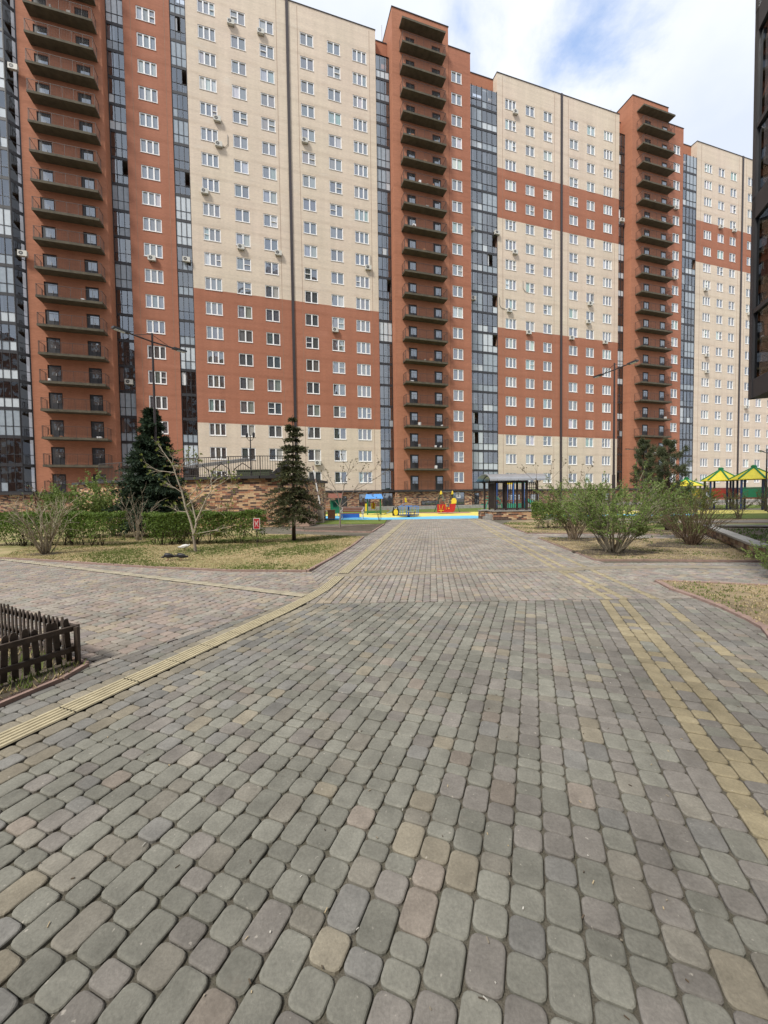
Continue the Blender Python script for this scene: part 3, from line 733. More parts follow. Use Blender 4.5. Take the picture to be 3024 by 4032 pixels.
def col_nl(i, s, t, x, y):
    if i == 0: return pick([(9, BEIGE), (1, WARM)])
    return pick([(4, BLUEG), (3, PURP), (1, GREEN)])
near_poly = [(-2.62, 1.6), (-1.04, 5.9), (-1.0, 5.52), (4.42, 5.52), (4.50, 5.3), (4.44, 5.05), (4.32, 4.62), (4.0, 3.96), (3.4, 3.1), (2.6, 2.0), (1.5, -0.6), (-3.4, -0.6)]
npR = [(-1.15, 5.5), (4.75, 5.5), (4.62, 4.6), (4.3, 3.95), (3.9, 3.2), (2.5, -0.9), (-4.2, -0.9)]
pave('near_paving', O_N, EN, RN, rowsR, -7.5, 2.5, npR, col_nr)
npL = [(-2.72, 3.42), (-1.12, 5.95), (-1.0, 5.6), (-3.4, -0.6), (-4.4, -0.6), (-2.9, 2.0)]
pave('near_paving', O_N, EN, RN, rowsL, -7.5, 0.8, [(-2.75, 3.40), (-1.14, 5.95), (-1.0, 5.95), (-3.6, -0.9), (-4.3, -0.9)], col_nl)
def col_f(i, s, t, x, y):
    i -= 3
    if i in (iA, iA + 2): return YEL
    if i == iA + 1: return pick([(3, YEL), (7, PURP)])
    if i == iA + 6: return YEL
    if i == 1 or i == 3: return pick([(7, BEIGE), (3, WARM)])
    if i == 0: return pick([(6, WARM), (3, BEIGE)])
    return pick([(5, WARM), (2.5, GREEN), (2.5, PURP), (1, PINK), (0.5, BEIGE)])
far_poly = [(-1.12, 5.53), (4.47, 5.53), (4.50, 6.1), (4.66, 6.7), (4.95, 8.8), (5.5, 13.8), (5.75, 15.6), (6.4, 21.0), (7.0, 27.4), (0.4, 27.4), (0.0, 22.2), (-0.5, 17.0), (-0.80, 15.0), (-1.55, 7.92)]
fh = [(-1.0, 5.53), (4.47, 5.53), (4.66, 6.7), (4.86, 8.8), (5.52, 13.8), (6.29, 21.0), (7.05, 27.4), (1.75, 27.4), (-0.95, 5.9)]
FROW = 0.110
rowsRF = [(TH + FROW * i, TH + FROW * (i + 1)) for i in range(-3, 50)]; rowsLF = [(-TH - FROW * (i + 1), -TH - FROW * i) for i in range(14)]; iA = int((4.35 - TH) / FROW); FL = (0.17, 0.115, 0.085)
pave('far_paving', O_F, EF, RF, rowsRF, -1.7, 21.0, [(-1.28, 5.53), (4.6, 5.53), (7.25, 27.4), (1.6, 27.4)], col_f, L=FL)
pave('far_paving', O_F, EF, RF, rowsLF, -1.2, 21.0, [(-1.05, 6.1), (-1.53, 7.95), (0.6, 27.4), (1.75, 27.4)], lambda i, s, t, x, y: pick([(8, BEIGE), (2, WARM)]) if i == 0 else pick([(5, PURP), (3, WARM), (2, GREEN)]), L=FL)
def col_l(i, s, t, x, y): return pick([(4, WARM), (2, GREEN), (4, PINK), (1.4, BEIGE), (2, PURP)])
SL = (0.165, 0.135, 0.125)
rowsW = [(-0.088 - ROW * (i + 1), -0.088 - ROW * i) for i in range(27)]
rowsU = [(0.088 + ROW * i, 0.088 + ROW * (i + 1)) for i in range(26)]
pave('side_paving', O_L, EL, RL, rowsW, -1.0, 13.0, [(-1.10, 6.02), (-2.755, 3.40), (-12.0, 7.9), (-12.6, 11.5)], col_l, 4.5, L=SL)
pave('side_paving', O_L, EL, RL, rowsU, -1.2, 13.0, [(-0.98, 6.0), (-1.53, 7.98), (-3.3, 8.6), (-13, 12.2), (-13.4, 11.2)], col_l, 4.5, L=SL)
# walk to the right between the dry beds
def col_r(i, s, t, x, y): return pick([(4, PURP), (3, GREEN), (2, PINK), (1, BEIGE), (1, WARM)])
ER = np.array([-0.30, 0.954]); RR = np.array([0.954, 0.30])
pave('side_paving', np.array([4.7, 6.5]), ER, RR, [(-0.3 + 0.16 * i, -0.3 + 0.16 * (i + 1)) for i in range(70)], -3.5, 4.0, [(4.66, 6.68), (6.2, 6.22), (13.5, 4.3), (13.5, 8.0), (8.4, 8.32), (4.88, 8.82)], col_r, 0)
pave('side_paving', np.array([5.5, 13.8]), ER, RR, [(0.18 * i, 0.18 * (i + 1)) for i in range(90)], -5.5, 4.0, [(5.54, 13.85), (5.8, 15.55), (20, 12.4), (20, 10.6)], col_r, 0, L=(0.22, 0.18, 0.14))
# tactile strips (ribbed tiles), gutters
def strip(name, pts, half, mat, ribs=5, z0=0.003, kind='structure', tile=0.45):
    mb = MB(); L = []
    P = [np.array(p[:2], float) for p in pts]; d = []
    for k in range(len(P)):
        t = P[min(k + 1, len(P) - 1)] - P[max(k - 1, 0)]; t /= np.linalg.norm(t); d.append(np.array([t[1], -t[0]]))
    for k in range(len(P) - 1):
        a, b, da, db = P[k], P[k + 1], d[k], d[k + 1]; n = max(1, int(round(np.linalg.norm(b - a) / tile)))
        for j in range(n):
            f0, f1 = j / n, (j + 1) / n - 0.005
            p0, p1 = a + (b - a) * f0, a + (b - a) * f1; e0, e1 = da + (db - da) * f0, da + (db - da) * f1
            q = lambda p, e, t, z: (p[0] + e[0] * t, p[1] + e[1] * t, z)
            mb.face([q(p0, e0, -half, z0), q(p0, e0, half, z0), q(p1, e1, half, z0), q(p1, e1, -half, z0)], 1 if ribs > 1 else 0)
            for r in range(ribs):
                c0 = -half + 2 * half * (r + 0.5) / ribs; hw = half / ribs * 0.50; hb = half / ribs * 0.78; h = z0 + (0.009 if ribs > 1 else 0.003)
                A = [q(p0, e0, c0 - hb, z0), q(p0, e0, c0 - hw, h), q(p0, e0, c0 + hw, h), q(p0, e0, c0 + hb, z0)]
                B = [q(p1, e1, c0 - hb, z0), q(p1, e1, c0 - hw, h), q(p1, e1, c0 + hw, h), q(p1, e1, c0 + hb, z0)]
                for i in range(3): mb.face([A[i], A[i + 1], B[i + 1], B[i]])
    return tag(mb.build(name, [mat, M['joint']]), kind=kind)
tn = [tuple(O_N + EN * s) for s in (-7.2, -4.5, -2.6, -1.4, -0.5)] + [(-1.17, 5.78), (-1.02, 6.35), (-0.945, 6.9)] + [tuple(O_F + EF * s) for s in (0.40,)]
strip('tactile_paving', tn, TH - 0.004, M['tactile'])
strip('tactile_paving', [tuple(O_F + EF * s) for s in (0.70, 3, 6, 9.3)], TH - 0.004, M['tactile'])
strip('tactile_paving', [tuple(O_F + EF * s) for s in (9.5, 12, 15, 19.5)], TH - 0.004, M['tactile'])
strip('tactile_paving', [tuple(O_L + EL * s) for s in (-0.12, 1.2, 3, 6, 12)], 0.085, plain('worn_tactile', (0.335, 0.30, 0.225), 0.9, var=0.25, scale=5), 4)
strip('gutter', [(-0.93, 7.53), (1.0, 7.68), (3.56, 7.84), (4.6, 7.95), (5.8, 7.98), (7.5, 7.75), (10.5, 7.35)], 0.15, M['gutter'], 1, 0.0015)
strip('gutter', [(-0.3, 13.85), (2.5, 14.1), (5.6, 14.5)], 0.12, M['gutter'], 1, 0.0015)
# planted areas and their kerbs
def area(name, poly, mat, z=0.03, kerb=None, thick=0.2):
    o = sheet(name, poly, z, mat, thick=thick)
    return o
def kerb(pts, w_=0.08, z=0.06, mat='kerb'):
    mb = MB()
    for a, b in zip(pts, pts[1:]):
        L = math.hypot(b[0] - a[0], b[1] - a[1]); n = max(1, int(L / 0.9))
        for j in range(n):
            t0, t1 = j / n, (j + 1) / n - 0.006 / L
            mb.bar((a[0] + (b[0] - a[0]) * t0, a[1] + (b[1] - a[1]) * t0, z - 0.075), (a[0] + (b[0] - a[0]) * t1, a[1] + (b[1] - a[1]) * t1, z - 0.075), w_, 0.15)
    return tag(mb.build('kerb', M[mat]), kind='structure')
LAWN_L = [(-17, 12.6), (-10.5, 10.45), (-9.31, 10.13), (-5.23, 8.66), (-3.24, 8.12), (-1.62, 7.96), (-1.36, 9.58), (-1.03, 12.23), (-0.82, 15.0), (-3.37, 16.2), (-5.4, 16.8), (-7, 20.5), (-21, 26), (-40, 30), (-40, 20)]
area('lawn', LAWN_L, M['lawn'], 0.03); kerb(LAWN_L[:11], 0.07, 0.035)
BED = [(-4.7, 19.23), (-4.17, 20.13), (-2.4, 20.52), (0.0, 22.2), (-0.55, 17.05), (-3.8, 18.33)]
area('soil_bed', BED, M['soil'], 0.03); kerb(BED + BED[:1], 0.07, 0.05)
LR1 = [(5.83, 15.62), (6.5, 21.0), (8, 24), (22, 22.5), (27, 18), (27, 10.6), (20, 12.5), (10.42, 14.55)]
area('lawn', LR1, M['dry'], 0.03); kerb([LR1[1], LR1[0], LR1[7], LR1[6]], 0.07, 0.03)
LR2 = [(4.9, 8.87), (5.54, 13.78), (9.29, 12.9), (12.4, 12.2), (12.06, 14.3), (8.2, 8.36)]
LR2 = [(4.9, 8.87), (5.54, 13.78), (9.29, 12.9), (11.2, 12.5), (8.3, 8.4), (6.28, 8.76)]
area('dry_bed', LR2, M['dry'], 0.03); kerb([LR2[3], LR2[2], LR2[1], LR2[0], LR2[5], LR2[4]], 0.07, 0.03)
LR3 = [(3.2, 2.35), (3.62, 3.15), (3.97, 3.88), (4.2, 4.2), (4.33, 4.58), (4.45, 5.06), (4.52, 5.57), (4.54, 6.03), (4.72, 6.62), (6.23, 6.16), (13, 4.3), (13, 2)]
area('dry_bed', LR3, M['dry'], 0.018); kerb(LR3[:11], 0.085, 0.03)
FBED = [(-2.76, 3.48), (-2.76, 3.2), (-3.0, 2.4), (-3.4, 1.3), (-9, 1.3), (-9, 6.3)]
area('flower_bed', FBED, M['soil'], 0.03); kerb([FBED[5], FBED[0], FBED[1], FBED[2], FBED[3]], 0.07, 0.03)
area('lawn', [(20, 23.5), (60, 12), (60, 36), (14, 34), (13, 28)], M['lawngreen'], 0.02)
area('lawn', [(12.3, 14.4), (11, 18.5), (27, 18.8), (40, 10), (20, 9.8)], M['lawngreen'], 0.045)
area('path', [(11, 20.4), (11, 21.6), (45, 19), (45, 16.5)], M['path'], 0.055)
area('lawn', [(-12, 39.5), (-12, 50), (40, 58), (60, 40), (12, 40)], M['lawngreen'], 0.02)
area('lawn', [(-4.6, 23.5), (-3.9, 26.9), (0.2, 26.9), (0.0, 22.9)], M['lawngreen'], 0.02)
# soft playground surface
el = [(-1.2 + 5.4 * math.cos(a), 33.6 + 6.3 * math.sin(a)) for a in np.linspace(0, 2 * math.pi, 40, endpoint=False)]
sheet('playground_surface', [(-5.8, 31), (-4.6, 29), (-3.17, 28.1), (0.07, 27.4), (7.6, 27.4), (9, 30), (13, 33), (13, 41.5), (-3, 41.5), (-6.2, 38)], -0.005, M['yellow'])
sheet('playground_surface', [(-5.85, 31.2), (-4.65, 29.0), (-3.2, 28.05), (0.05, 27.36), (7.6, 27.36), (8.3, 29), (7.4, 31.8), (4.0, 31.4), (1.6, 30.2), (-1.0, 30.6), (-2.4, 32.6), (-4.6, 34.6), (-6.1, 34.8)], 0.0, M['blue'])
sheet('playground_surface', [(2.4, 38.4), (8.5, 37.2), (9, 42), (2, 42)], 0.0, M['pinkr'])
sheet('playground_surface', [(12, 30), (45, 27), (45, 34), (14, 37)], 0.03, M['yellow'])
sheet('playground_surface', [(12.5, 28.5), (22, 27), (24, 29.5), (13, 31)], 0.035, M['blue'])

# ---------------------------------------------------------------- the neighbouring block (beside and behind the viewer)
nb = empty('neighbour_building', (0, 0, 0), 0, 'dark brown building edge with overhanging glazed bay at the right border', 'building')
PC = G(2958, 1572, 3.05)
def nbp(x, y): q = PC[:2] + RN * x + EN * y; return (q[0], q[1])
T = Matrix(((RN[0], EN[0], 0, PC[0]), (RN[1], EN[1], 0, PC[1]), (0, 0, 1, 0), (0, 0, 0, 1)))
mb = MB(); mb.M = T
mb.box(1.7, 12, -30, -1.2, 0, 60); mb.box(0.2, 12, -30, -0.5, 3.25, 60)
mb.build('wall', plain('brown_brick', (0.085, 0.045, 0.032), 0.85, var=0.2, scale=2), nb)
fr = MB(); fr.M = T; pn = MB(); pn.M = T
fr.box(-0.02, 1.7, -12, 0.02, 3.05, 3.35); fr.box(-0.03, 0.06, -0.08, 0.03, 3.05, 60)
for k in range(20):
    z = 3.35 + 2.9 * k
    fr.box(-0.03, 0.05, -12, 0, z + 2.55, z + 2.9); fr.box(-0.03, 0.04, -12, 0, z + 1.05, z + 1.12); fr.box(0.05, 1.7, -0.02, 0.03, z + 2.55, z + 2.9)
    for y in (-0.02, -0.8, -1.6, -2.4, -3.2, -4.0, -6, -8, -10):
        fr.box(-0.035, 0.05, y - 0.04, y + 0.04, z, z + 2.55)
    pn.face([(0.0, -12, z), (0.0, 0, z), (0.0, 0, z + 2.55), (0.0, -12, z + 2.55)][::-1], 0); pn.face([(0, 0.0, z), (1.7, 0.0, z), (1.7, 0.0, z + 2.55), (0, 0.0, z + 2.55)], 0)
    fr.box(1.2, 1.7, -12, -0.1, z - .05, z + .05)
pn.face([(-0.006, -1.5, 6.3), (-0.006, -0.95, 6.3), (-0.006, -0.95, 8.3), (-0.006, -1.5, 8.3)][::-1], 1); pn.face([(-0.006, -1.5, 4.6), (-0.006, -0.95, 4.6), (-0.006, -0.95, 5.7), (-0.006, -1.5, 5.7)][::-1], 1)  # pale patches painted for a white curtain and bright reflections
o = fr.build('glazed_bay', M['dark'], nb); pn.build('pane', [clear_glass('dark_bay_glass', (0.30, 0.27, 0.25), 0.03), M['frost_glare']], o)
mb = MB(); mb.M = Matrix.Translation((0, -27, 0)) @ Matrix.Rotation(YAW, 4, 'Z')
mb.box(-70, -2, -14, 0, 0, 46, 0); mb.box(-2, 30, -14, 0, 0, 57, 0); mb.box(-26, -18, -14, 1.2, 0, 49, 0)
for i in range(15):
    for k in range(30): 
        x = -68 + 3.2 * k
        if -27 < x < -16: continue
        mb.box(x, x + 1.7, 0.0, 0.05, 3.6 + 2.9 * i, 5.1 + 2.9 * i, 1)
mb.build('rear_wall', [plain('dull_brick', (0.16, 0.085, 0.06), 0.85, var=0.2, scale=0.5), M['galv']], nb)

# ---------------------------------------------------------------- ramp building with its terrace
RW = [(-21.2, 26.5), (-18.2, 24.7), (-15, 23.35), (-12.5, 22.45), (-10.5, 21.85), (-8.6, 21.45), (-6.8, 21.3), (-5.35, 21.55)]
rb = empty('clinker_terrace', (-9, 22, 0), 0, 'curved patchwork clinker wall carrying a terrace with black railing', 'terrace')
rb.location = (0, 0, 0)
RH = 2.72
mb = MB(); acc = 0
for a, b in zip(RW, RW[1:]):
    L = math.hypot(b[0] - a[0], b[1] - a[1])
    mb.quv([(*a, 0), (*b, 0), (*b, RH), (*a, RH)], [(acc, 0), (acc + L, 0), (acc + L, RH), (acc, RH)]); acc += L
e = RW[-1]; f_ = (-4.4, 29)
mb.quv([(*e, 0), (*f_, 0), (*f_, RH), (*e, RH)], [(acc, 0), (acc + 7.5, 0), (acc + 7.5, RH), (acc, RH)])
mb.quv([(-21.2, 26.5, 0), (-21.2, 26.5, RH), (-20.5, 31, RH), (-20.5, 31, 0)], [(0, 0), (0, RH), (5, RH), (5, 0)])
mb.build('wall', M['clinker'], rb)
mb = MB(); mb.face([(*p, RH) for p in RW] + [(-4.4, 29, RH), (-20.5, 31, RH)]); mb.build('terrace_floor', M['concrete'], rb)
mb = MB()
for a, b in zip(RW, RW[1:]): mb.bar((*a, RH + 0.06), (*b, RH + 0.06), 0.42, 0.16)
mb.bar((*e, RH + 0.06), (*f_, RH + 0.06), 0.42, 0.16); mb.build('coping', M['band'], rb)
mb = MB(); mb.box(-5.3, -4.2, 21.5, 23.6, 0, 0.62); mb.build('side_plinth', plain('pink_render', (0.42, 0.29, 0.23), 0.9), rb)
mb = MB(); zb = RH + 0.14
for a, b in list(zip(RW, RW[1:]))[1:]:
    L = math.hypot(b[0] - a[0], b[1] - a[1]); n = max(2, int(L / 0.13))
    for j in range(n):
        t = j / n; x, y = a[0] + (b[0] - a[0]) * t, a[1] + (b[1] - a[1]) * t; th = 0.045 if j % 15 == 0 else 0.02
        mb.box(x - th / 2, x + th / 2, y - th / 2, y + th / 2, zb, zb + 1.08)
    mb.bar((*a, zb + 1.08), (*b, zb + 1.08), 0.045, 0.04); mb.bar((*a, zb + 0.1), (*b, zb + 0.1), 0.03, 0.03)
mb.build('railing', M['rail'], rb)
cp = empty('terrace_canopy', (-9.9, 23.6, RH), -0.15, 'small canopy with curved brackets and tilted sheet roof on the terrace', 'canopy')
mb = MB()
for x in (-1.4, 0, 1.4):
    mb.tube([(x - 0.7, 0, 0), (x - 0.55, 0, 0.7), (x, 0, 1.05), (x + 0.5, 0, 0.7), (x + 0.65, 0, 0)], 0.03, 5)
mb.build('bracket', M['rail'], cp)
mb = MB(); mb.M = Matrix.Rotation(-0.09, 4, 'Y'); mb.box(-2.2, 2.0, -0.5, 0.7, 1.08, 1.12); mb.build('roof', M['galv'], cp)
gb = empty('storage_box', (-7.6, 22.9, RH), 0, 'low dark green box standing behind the terrace railing', 'box')
mb = MB(); mb.box(-1.0, 0.9, -0.3, 0.3, 0.04, 0.52); mb.box(-1.05, 0.95, -0.34, 0.34, 0.52, 0.58); mb.box(-0.9, -0.8, -0.3, 0.3, 0, 0.04); mb.box(0.7, 0.8, -0.3, 0.3, 0, 0.04); mb.build('body', plain('dark_green', (0.05, 0.065, 0.035), 0.6), gb)
wd = empty('wedge_panel', (-5.9, 22.3, RH + 0.14), 0.1, 'dark triangular panel at the right end of the terrace', 'panel')
mb = MB(); mb.face([(-0.75, 0, 0), (0.45, 0, 0), (0.45, 0, 1.15)]); mb.face([(-0.75, 0.06, 0), (0.45, 0.06, 1.15), (0.45, 0.06, 0)]); mb.face([(-0.75, 0, 0), (0.45, 0, 1.15), (0.45, 0.06, 1.15), (-0.75, 0.06, 0)]); mb.face([(0.45, 0, 0), (0.45, 0.06, 0), (0.45, 0.06, 1.15), (0.45, 0, 1.15)])
mb.build('panel', M['dark'], wd)
# raised barrier boom beside the ramp
bg_ = empty('barrier', (-4.0, 24.4, 0), 0, 'raised white barrier boom leaning beside the right end of clinker wall', 'barrier')
mb = MB(); mb.box(-0.17, 0.17, -0.15, 0.15, 0, 1.05, 0, (0.35, 0.3, 0.26)); mb.build('post', M['paint'], bg_)
mb = MB()
for k in range(10):
    a = Vector((0.02, -0.2, 0.95)) + Vector((-0.40, 0, 2.4)).normalized() * (0.27 * k); b = a + Vector((-0.40, 0, 2.4)).normalized() * 0.27
    mb.bar(a, b, 0.07, 0.05, 0, (0.75, 0.75, 0.75) if k % 3 else (0.25, 0.18, 0.17))
mb.build('boom', M['paint'], bg_)

# ---------------------------------------------------------------- street lamps
def lamp(x, y, bar_a, bar_b, h, label, group='twin-arm street lamps', za=None):
    t = empty('street_lamp', (x, y, 0), 0, label, 'street lamp', group)
    mb = MB(); mb.tube([(0, 0, 0), (0, 0, 2.6)], [0.085, 0.08], 10); mb.tube([(0, 0, 2.6), (0, 0, h)], [0.058, 0.04], 10); mb.lathe([(0.15, 0), (0.15, 0.03), (0.1, 0.05)], 10); mb.build('pole', M['pipe'], t)
    for q in (bar_a, bar_b):
        mb = MB(); d = Vector((q[0] - x, q[1] - y, q[2])) ; j = Vector((0, 0, za or h - 0.35)); n = (d - j)
        mb.tube([j, j + n * 0.62], 0.03, 6); mb.tube([Vector((0, 0, h - 0.05)), j + n * 0.5], 0.012, 5); arm = mb.build('arm', M['pipe'], t)
        hd = MB(); a = j + n * 0.60; b = j + n
        hd.bar(a, b, 0.20, 0.07); hd.bar(a + (b - a) * .12, b - (b - a) * .12, 0.14, 0.09); hd.build('lamp_head', M['dark'], t)
        gl = MB(); gl.bar(a + (b - a) * .3 + Vector((0, 0, -.05)), b - (b - a) * .1 + Vector((0, 0, -.05)), 0.15, 0.02); gl.build('lens', M['frost_glare'], t)
    return t
lamp(-9.55, 16.25, (-10.29, 14.95, 8.2), (-8.80, 17.5, 8.2), 8.5, 'tall twin-arm street lamp rising behind the dark spruce')
lamp(12.3, 20.6, (12.0, 22.0, 8.2), (12.8, 19.5, 8.25), 8.5, 'tall twin-arm street lamp rising behind the green shrubs on the right')
lamp(31.8, 32.0, (30.4, 31.2, 4.95), (33.0, 32.6, 5.1), 5.2, 'short slim street lamp far off beside the yellow play roof')
lamp(31.5, 48.0, (29.8, 47.5, 7.2), (32.6, 48.3, 7.3), 7.5, 'slim distant street lamp before the third balcony tower')
tl = empty('terrace_lamp', (-7.75, 22.6, RH), 0, 'thin black lamp post standing on the clinker terrace', 'lamp post')
mb = MB(); mb.tube([(0, 0, 0), (0, 0, 2.6)], [0.045, 0.03], 8); mb.lathe([(0.08, 0), (0.08, .05)], 8); mb.build('pole', M['dark'], tl)
for s in (-1, 1):
    mb = MB(); mb.tube([(0, 0, 2.25), (s * .12, 0, 2.3), (s * .2, 0, 2.45)], 0.015, 5); mb.lathe([(0.02, 2.42), (0.07, 2.5), (0.08, 2.68), (0.03, 2.75)], 8, s * .2, 0); mb.build('lantern', M['dark'], tl)

# ---------------------------------------------------------------- picket fence by the flower bed
def fence_run(t, a, b, n, hmin, hmax, lean, wd_=0.022):
    pk = MB(); a = Vector((*a, 0)); b = Vector((*b, 0)); d = (b - a).normalized(); nrm = Vector((-d.y, d.x, 0))
    for k in range(n):
        p = a + (b - a) * ((k + 0.5) / n); h = R_.uniform(hmin, hmax); w_ = wd_; ln = R_.gauss(0, lean)
        prof = [(-w_, 0.02), (w_, 0.02), (w_, h - 0.03), (w_ * 0.7, h - 0.008), (0, h), (-w_ * 0.7, h - 0.008), (-w_, h - 0.03)]
        f0 = [p + d * (x + ln * z) + nrm * 0.022 + Vector((0, 0, z)) for x, z in prof]; f1 = [q + nrm * 0.010 for q in f0]
        pk.face(f0[::-1]); pk.face(f1)
        for j in range(7): pk.face([f0[j], f0[(j + 1) % 7], f1[(j + 1) % 7], f1[j]])
        for zz_ in (0.13, 0.31): pk.box(p.x - .004 + nrm.x * .036, p.x + .004 + nrm.x * .036, p.y - .004 + nrm.y * .036, p.y + .004 + nrm.y * .036, zz_, zz_ + .008, 1)
    pk.build('pickets', [M['picket'], M['galv']], t)
    rl = MB()
    for z in (0.13, 0.32): rl.bar(a - d * 0.03 + Vector((0, 0, z)), b + d * 0.03 + Vector((0, 0, z)), 0.03, 0.045)
    rl.build('rails', M['picket'], t)
    for k in range(3):
        ps = MB(); p = a + (b - a) * (k / 2); p = p - nrm * 0.03; ps.box(p.x - .016, p.x + .016, p.y - .016, p.y + .016, -0.05, 0.335); ps.build('post', M['picket'], t)
pf = empty('picket_fence', (0, 0, 0.03), 0, 'low dark brown wooden picket fence round the corner flower bed', 'fence')
fence_run(pf, (-3.45, 2.25), (-2.86, 3.50), 18, 0.36, 0.42, 0.04)
fence_run(pf, (-2.90, 3.53), (-6.4, 5.2), 48, 0.38, 0.42, 0.012, 0.017)

# ---------------------------------------------------------------- plants
def rv(): 
    while True:
        v = Vector((R_.uniform(-1, 1), R_.uniform(-1, 1), R_.uniform(-1, 1)))
        if 0.05 < v.length < 1: return v.normalized()
def leaf(mb, p, d, L, W, c):
    s = d.cross(rv())
    if s.length < 1e-4: s = d.cross(Vector((1, 0, 0.3)))
    s = s.normalized() * (W / 2); v = R_.uniform(0.75, 1.25)
    mb.face([p - s * 0.3, p + d * (L * 0.5) + s, p + d * L, p + d * (L * 0.5) - s], 0, (c[0] * v, c[1] * v * R_.uniform(.95, 1.05), c[2] * v))
def twig(mb, p, d, L, r, c, n=4, wob=0.18, seg=4, lift=0.0):
    pts = [p.copy()]; q = p.copy(); dd = d.normalized()
    for k in range(seg):
        dd = (dd + rv() * wob + Vector((0, 0, lift))).normalized(); q = q + dd * (L / seg); pts.append(q.copy())
    mb.tube(pts, [r * (1 - 0.75 * k / seg) for k in range(seg + 1)], n, 0, c, False)
    return pts, dd
G1 = (0.17, 0.245, 0.065); G2 = (0.21, 0.285, 0.08); G3 = (0.10, 0.14, 0.045); HG = (0.125, 0.20, 0.04); HG2 = (0.18, 0.26, 0.06)
def hedge(a, b, wid, h, label, nl=15000, zlow=0.14, group='clipped green hedges'):
    a = Vector((*a, 0)); b = Vector((*b, 0)); t = empty('hedge', a, 0, label, 'hedge', group)
    d = b - a; L = d.length; d.normalize(); nrm = Vector((-d.y, d.x, 0))
    st = MB(); lf = MB()
    for k in range(int(L / 0.16)):
        p = d * R_.uniform(0, L) + nrm * R_.uniform(-wid * .3, wid * .3); c = (0.055, 0.045, 0.032)
        for _ in range(3): twig(st, p + Vector((0, 0, -.02)), Vector((R_.gauss(0, .3), R_.gauss(0, .3), 1)), h * R_.uniform(.6, .85), 0.012, c, 4, .16)
    ph = [R_.uniform(0, 6.28) for _ in range(4)]
    for k in range(nl):
        u = R_.uniform(-0.06, L + 0.06); e_ = R_.random()
        top = h + 0.035 * math.sin(u * 3 + ph[0]) + 0.03 * math.sin(u * 7.3 + ph[1])
        z = top * (zlow + (1 - zlow) * (R_.random() ** 0.62))
        hw = wid / 2 * (0.85 + 0.15 * math.sin(u * 4 + ph[2])) * (0.72 + 0.28 * min(1, (z / h) * 1.6))
        if R_.random() < 0.6:
            s = R_.choice((-1, 1)) * hw * R_.uniform(0.8, 1.03)
        else: s = R_.uniform(-hw, hw)
        if R_.random() < 0.35: z = top * R_.uniform(0.93, 1.02)
        if z < 0.42 * h and math.sin(u * 9 + ph[3]) > R_.uniform(-0.6, 1.0): continue
        p = d * u + nrm * s + Vector((0, 0, z)); c = HG if R_.random() < .55 else (HG2 if R_.random() < 0.8 else G3)
        leaf(lf, p, (rv() + Vector((0, 0, .5))).normalized(), R_.uniform(.05, .085), R_.uniform(.032, .05), c)
    st.build('stems', M['bark'], t); lf.build('foliage', M['leaf'], t); return t
def shrub(pos, n, h, spread, label, leafc=G1, nleaf=26, lsize=0.035, bark=(0.17, 0.14, 0.10), thick=0.014, sub=4, low=0.35, cat='shrub', group=None, arch=0.0, name='shrub'):
    t = empty(name, (pos[0], pos[1], 0.03), 0, label, cat, group); st = MB(); lf = MB()
    for k in range(n):
        a = R_.uniform(0, 2 * math.pi); sp = spread * math.sqrt(R_.random()); tip = Vector((math.cos(a) * sp, math.sin(a) * sp, h * R_.uniform(.72, 1.05) * (1 - 0.25 * (sp / spread) ** 2)))
        p0 = Vector((math.cos(a) * R_.uniform(.0, .12) * spread, math.sin(a) * R_.uniform(.0, .12) * spread, -0.04))
        pts = []
        w1 = rv() * 0.05 * h; w1.z = 0
        for j in range(6):
            s = j / 5; q = p0.lerp(tip, s); q.x = p0.x + (tip.x - p0.x) * s ** (1.25 + arch); q.y = p0.y + (tip.y - p0.y) * s ** (1.25 + arch); pts.append(q + w1 * math.sin(s * 6.0) + rv() * .012 * h)
        pts[0] = p0
        st.tube(pts, [thick * R_.uniform(.7, 1.2) * (1 - .78 * j / 5) for j in range(6)], 5, 0, bark, False)
        for j in range(sub):
            s = R_.uniform(low, 0.98) * 5; i0 = min(4, int(s)); q = pts[i0].lerp(pts[i0 + 1], s - i0)
            d = (pts[i0 + 1] - pts[i0]).normalized(); dd = (d + rv() * 0.8).normalized()
            tp, _ = twig(st, q, dd, h * R_.uniform(.12, .3), thick * .4, bark, 3, .25, 3)
            for m_ in range(int(nleaf * 1.7)):
                s2 = R_.uniform(0.1, 1) * 3; i2 = min(2, int(s2)); q2 = tp[i2].lerp(tp[i2 + 1], s2 - i2) + rv() * .02
                if leafc: leaf(lf, q2, (rv() + Vector((0, 0, .4))).normalized(), lsize * R_.uniform(.6, 1.2), lsize * .45, leafc if R_.random() < .7 else G2)
    st.build('stems', M['bark'], t)
    if lf.f: lf.build('foliage', M['leaf'], t)
    return t
hedge((-14.4, 13.55), (-9.15, 13.05), 0.95, 1.12, 'dense clipped hedge at the left border behind the bare shrub', 17000)
hedge((-7.95, 13.1), (-4.25, 13.35), 0.95, 1.08, 'dense clipped hedge behind the pale bare tree and the red sign', 15000)
hedge((6.95, 17.9), (8.75, 17.2), 1.1, 1.15, 'short rounded clipped hedge to the right of the wide walk', 8500)
LOT = 'loose shrubs in the planted beds'
shrub((-9.83, 11.1), 24, 1.75, 0.9, 'bare grey many-stemmed shrub on the left lawn before the hedge', G2, 7, .034, (0.36, 0.31, 0.24), .022, 9, .3, group=LOT)
shrub((-13.2, 16.2), 30, 2.15, 1.7, 'loose green shrub rising over the far left end of the hedge', G1, 26, .085, sub=6, group=LOT)
shrub((-11.75, 16.8), 34, 2.55, 1.6, 'tall fresh-green shrub behind the bare grey shrub', G2, 26, .09, sub=6, group=LOT)
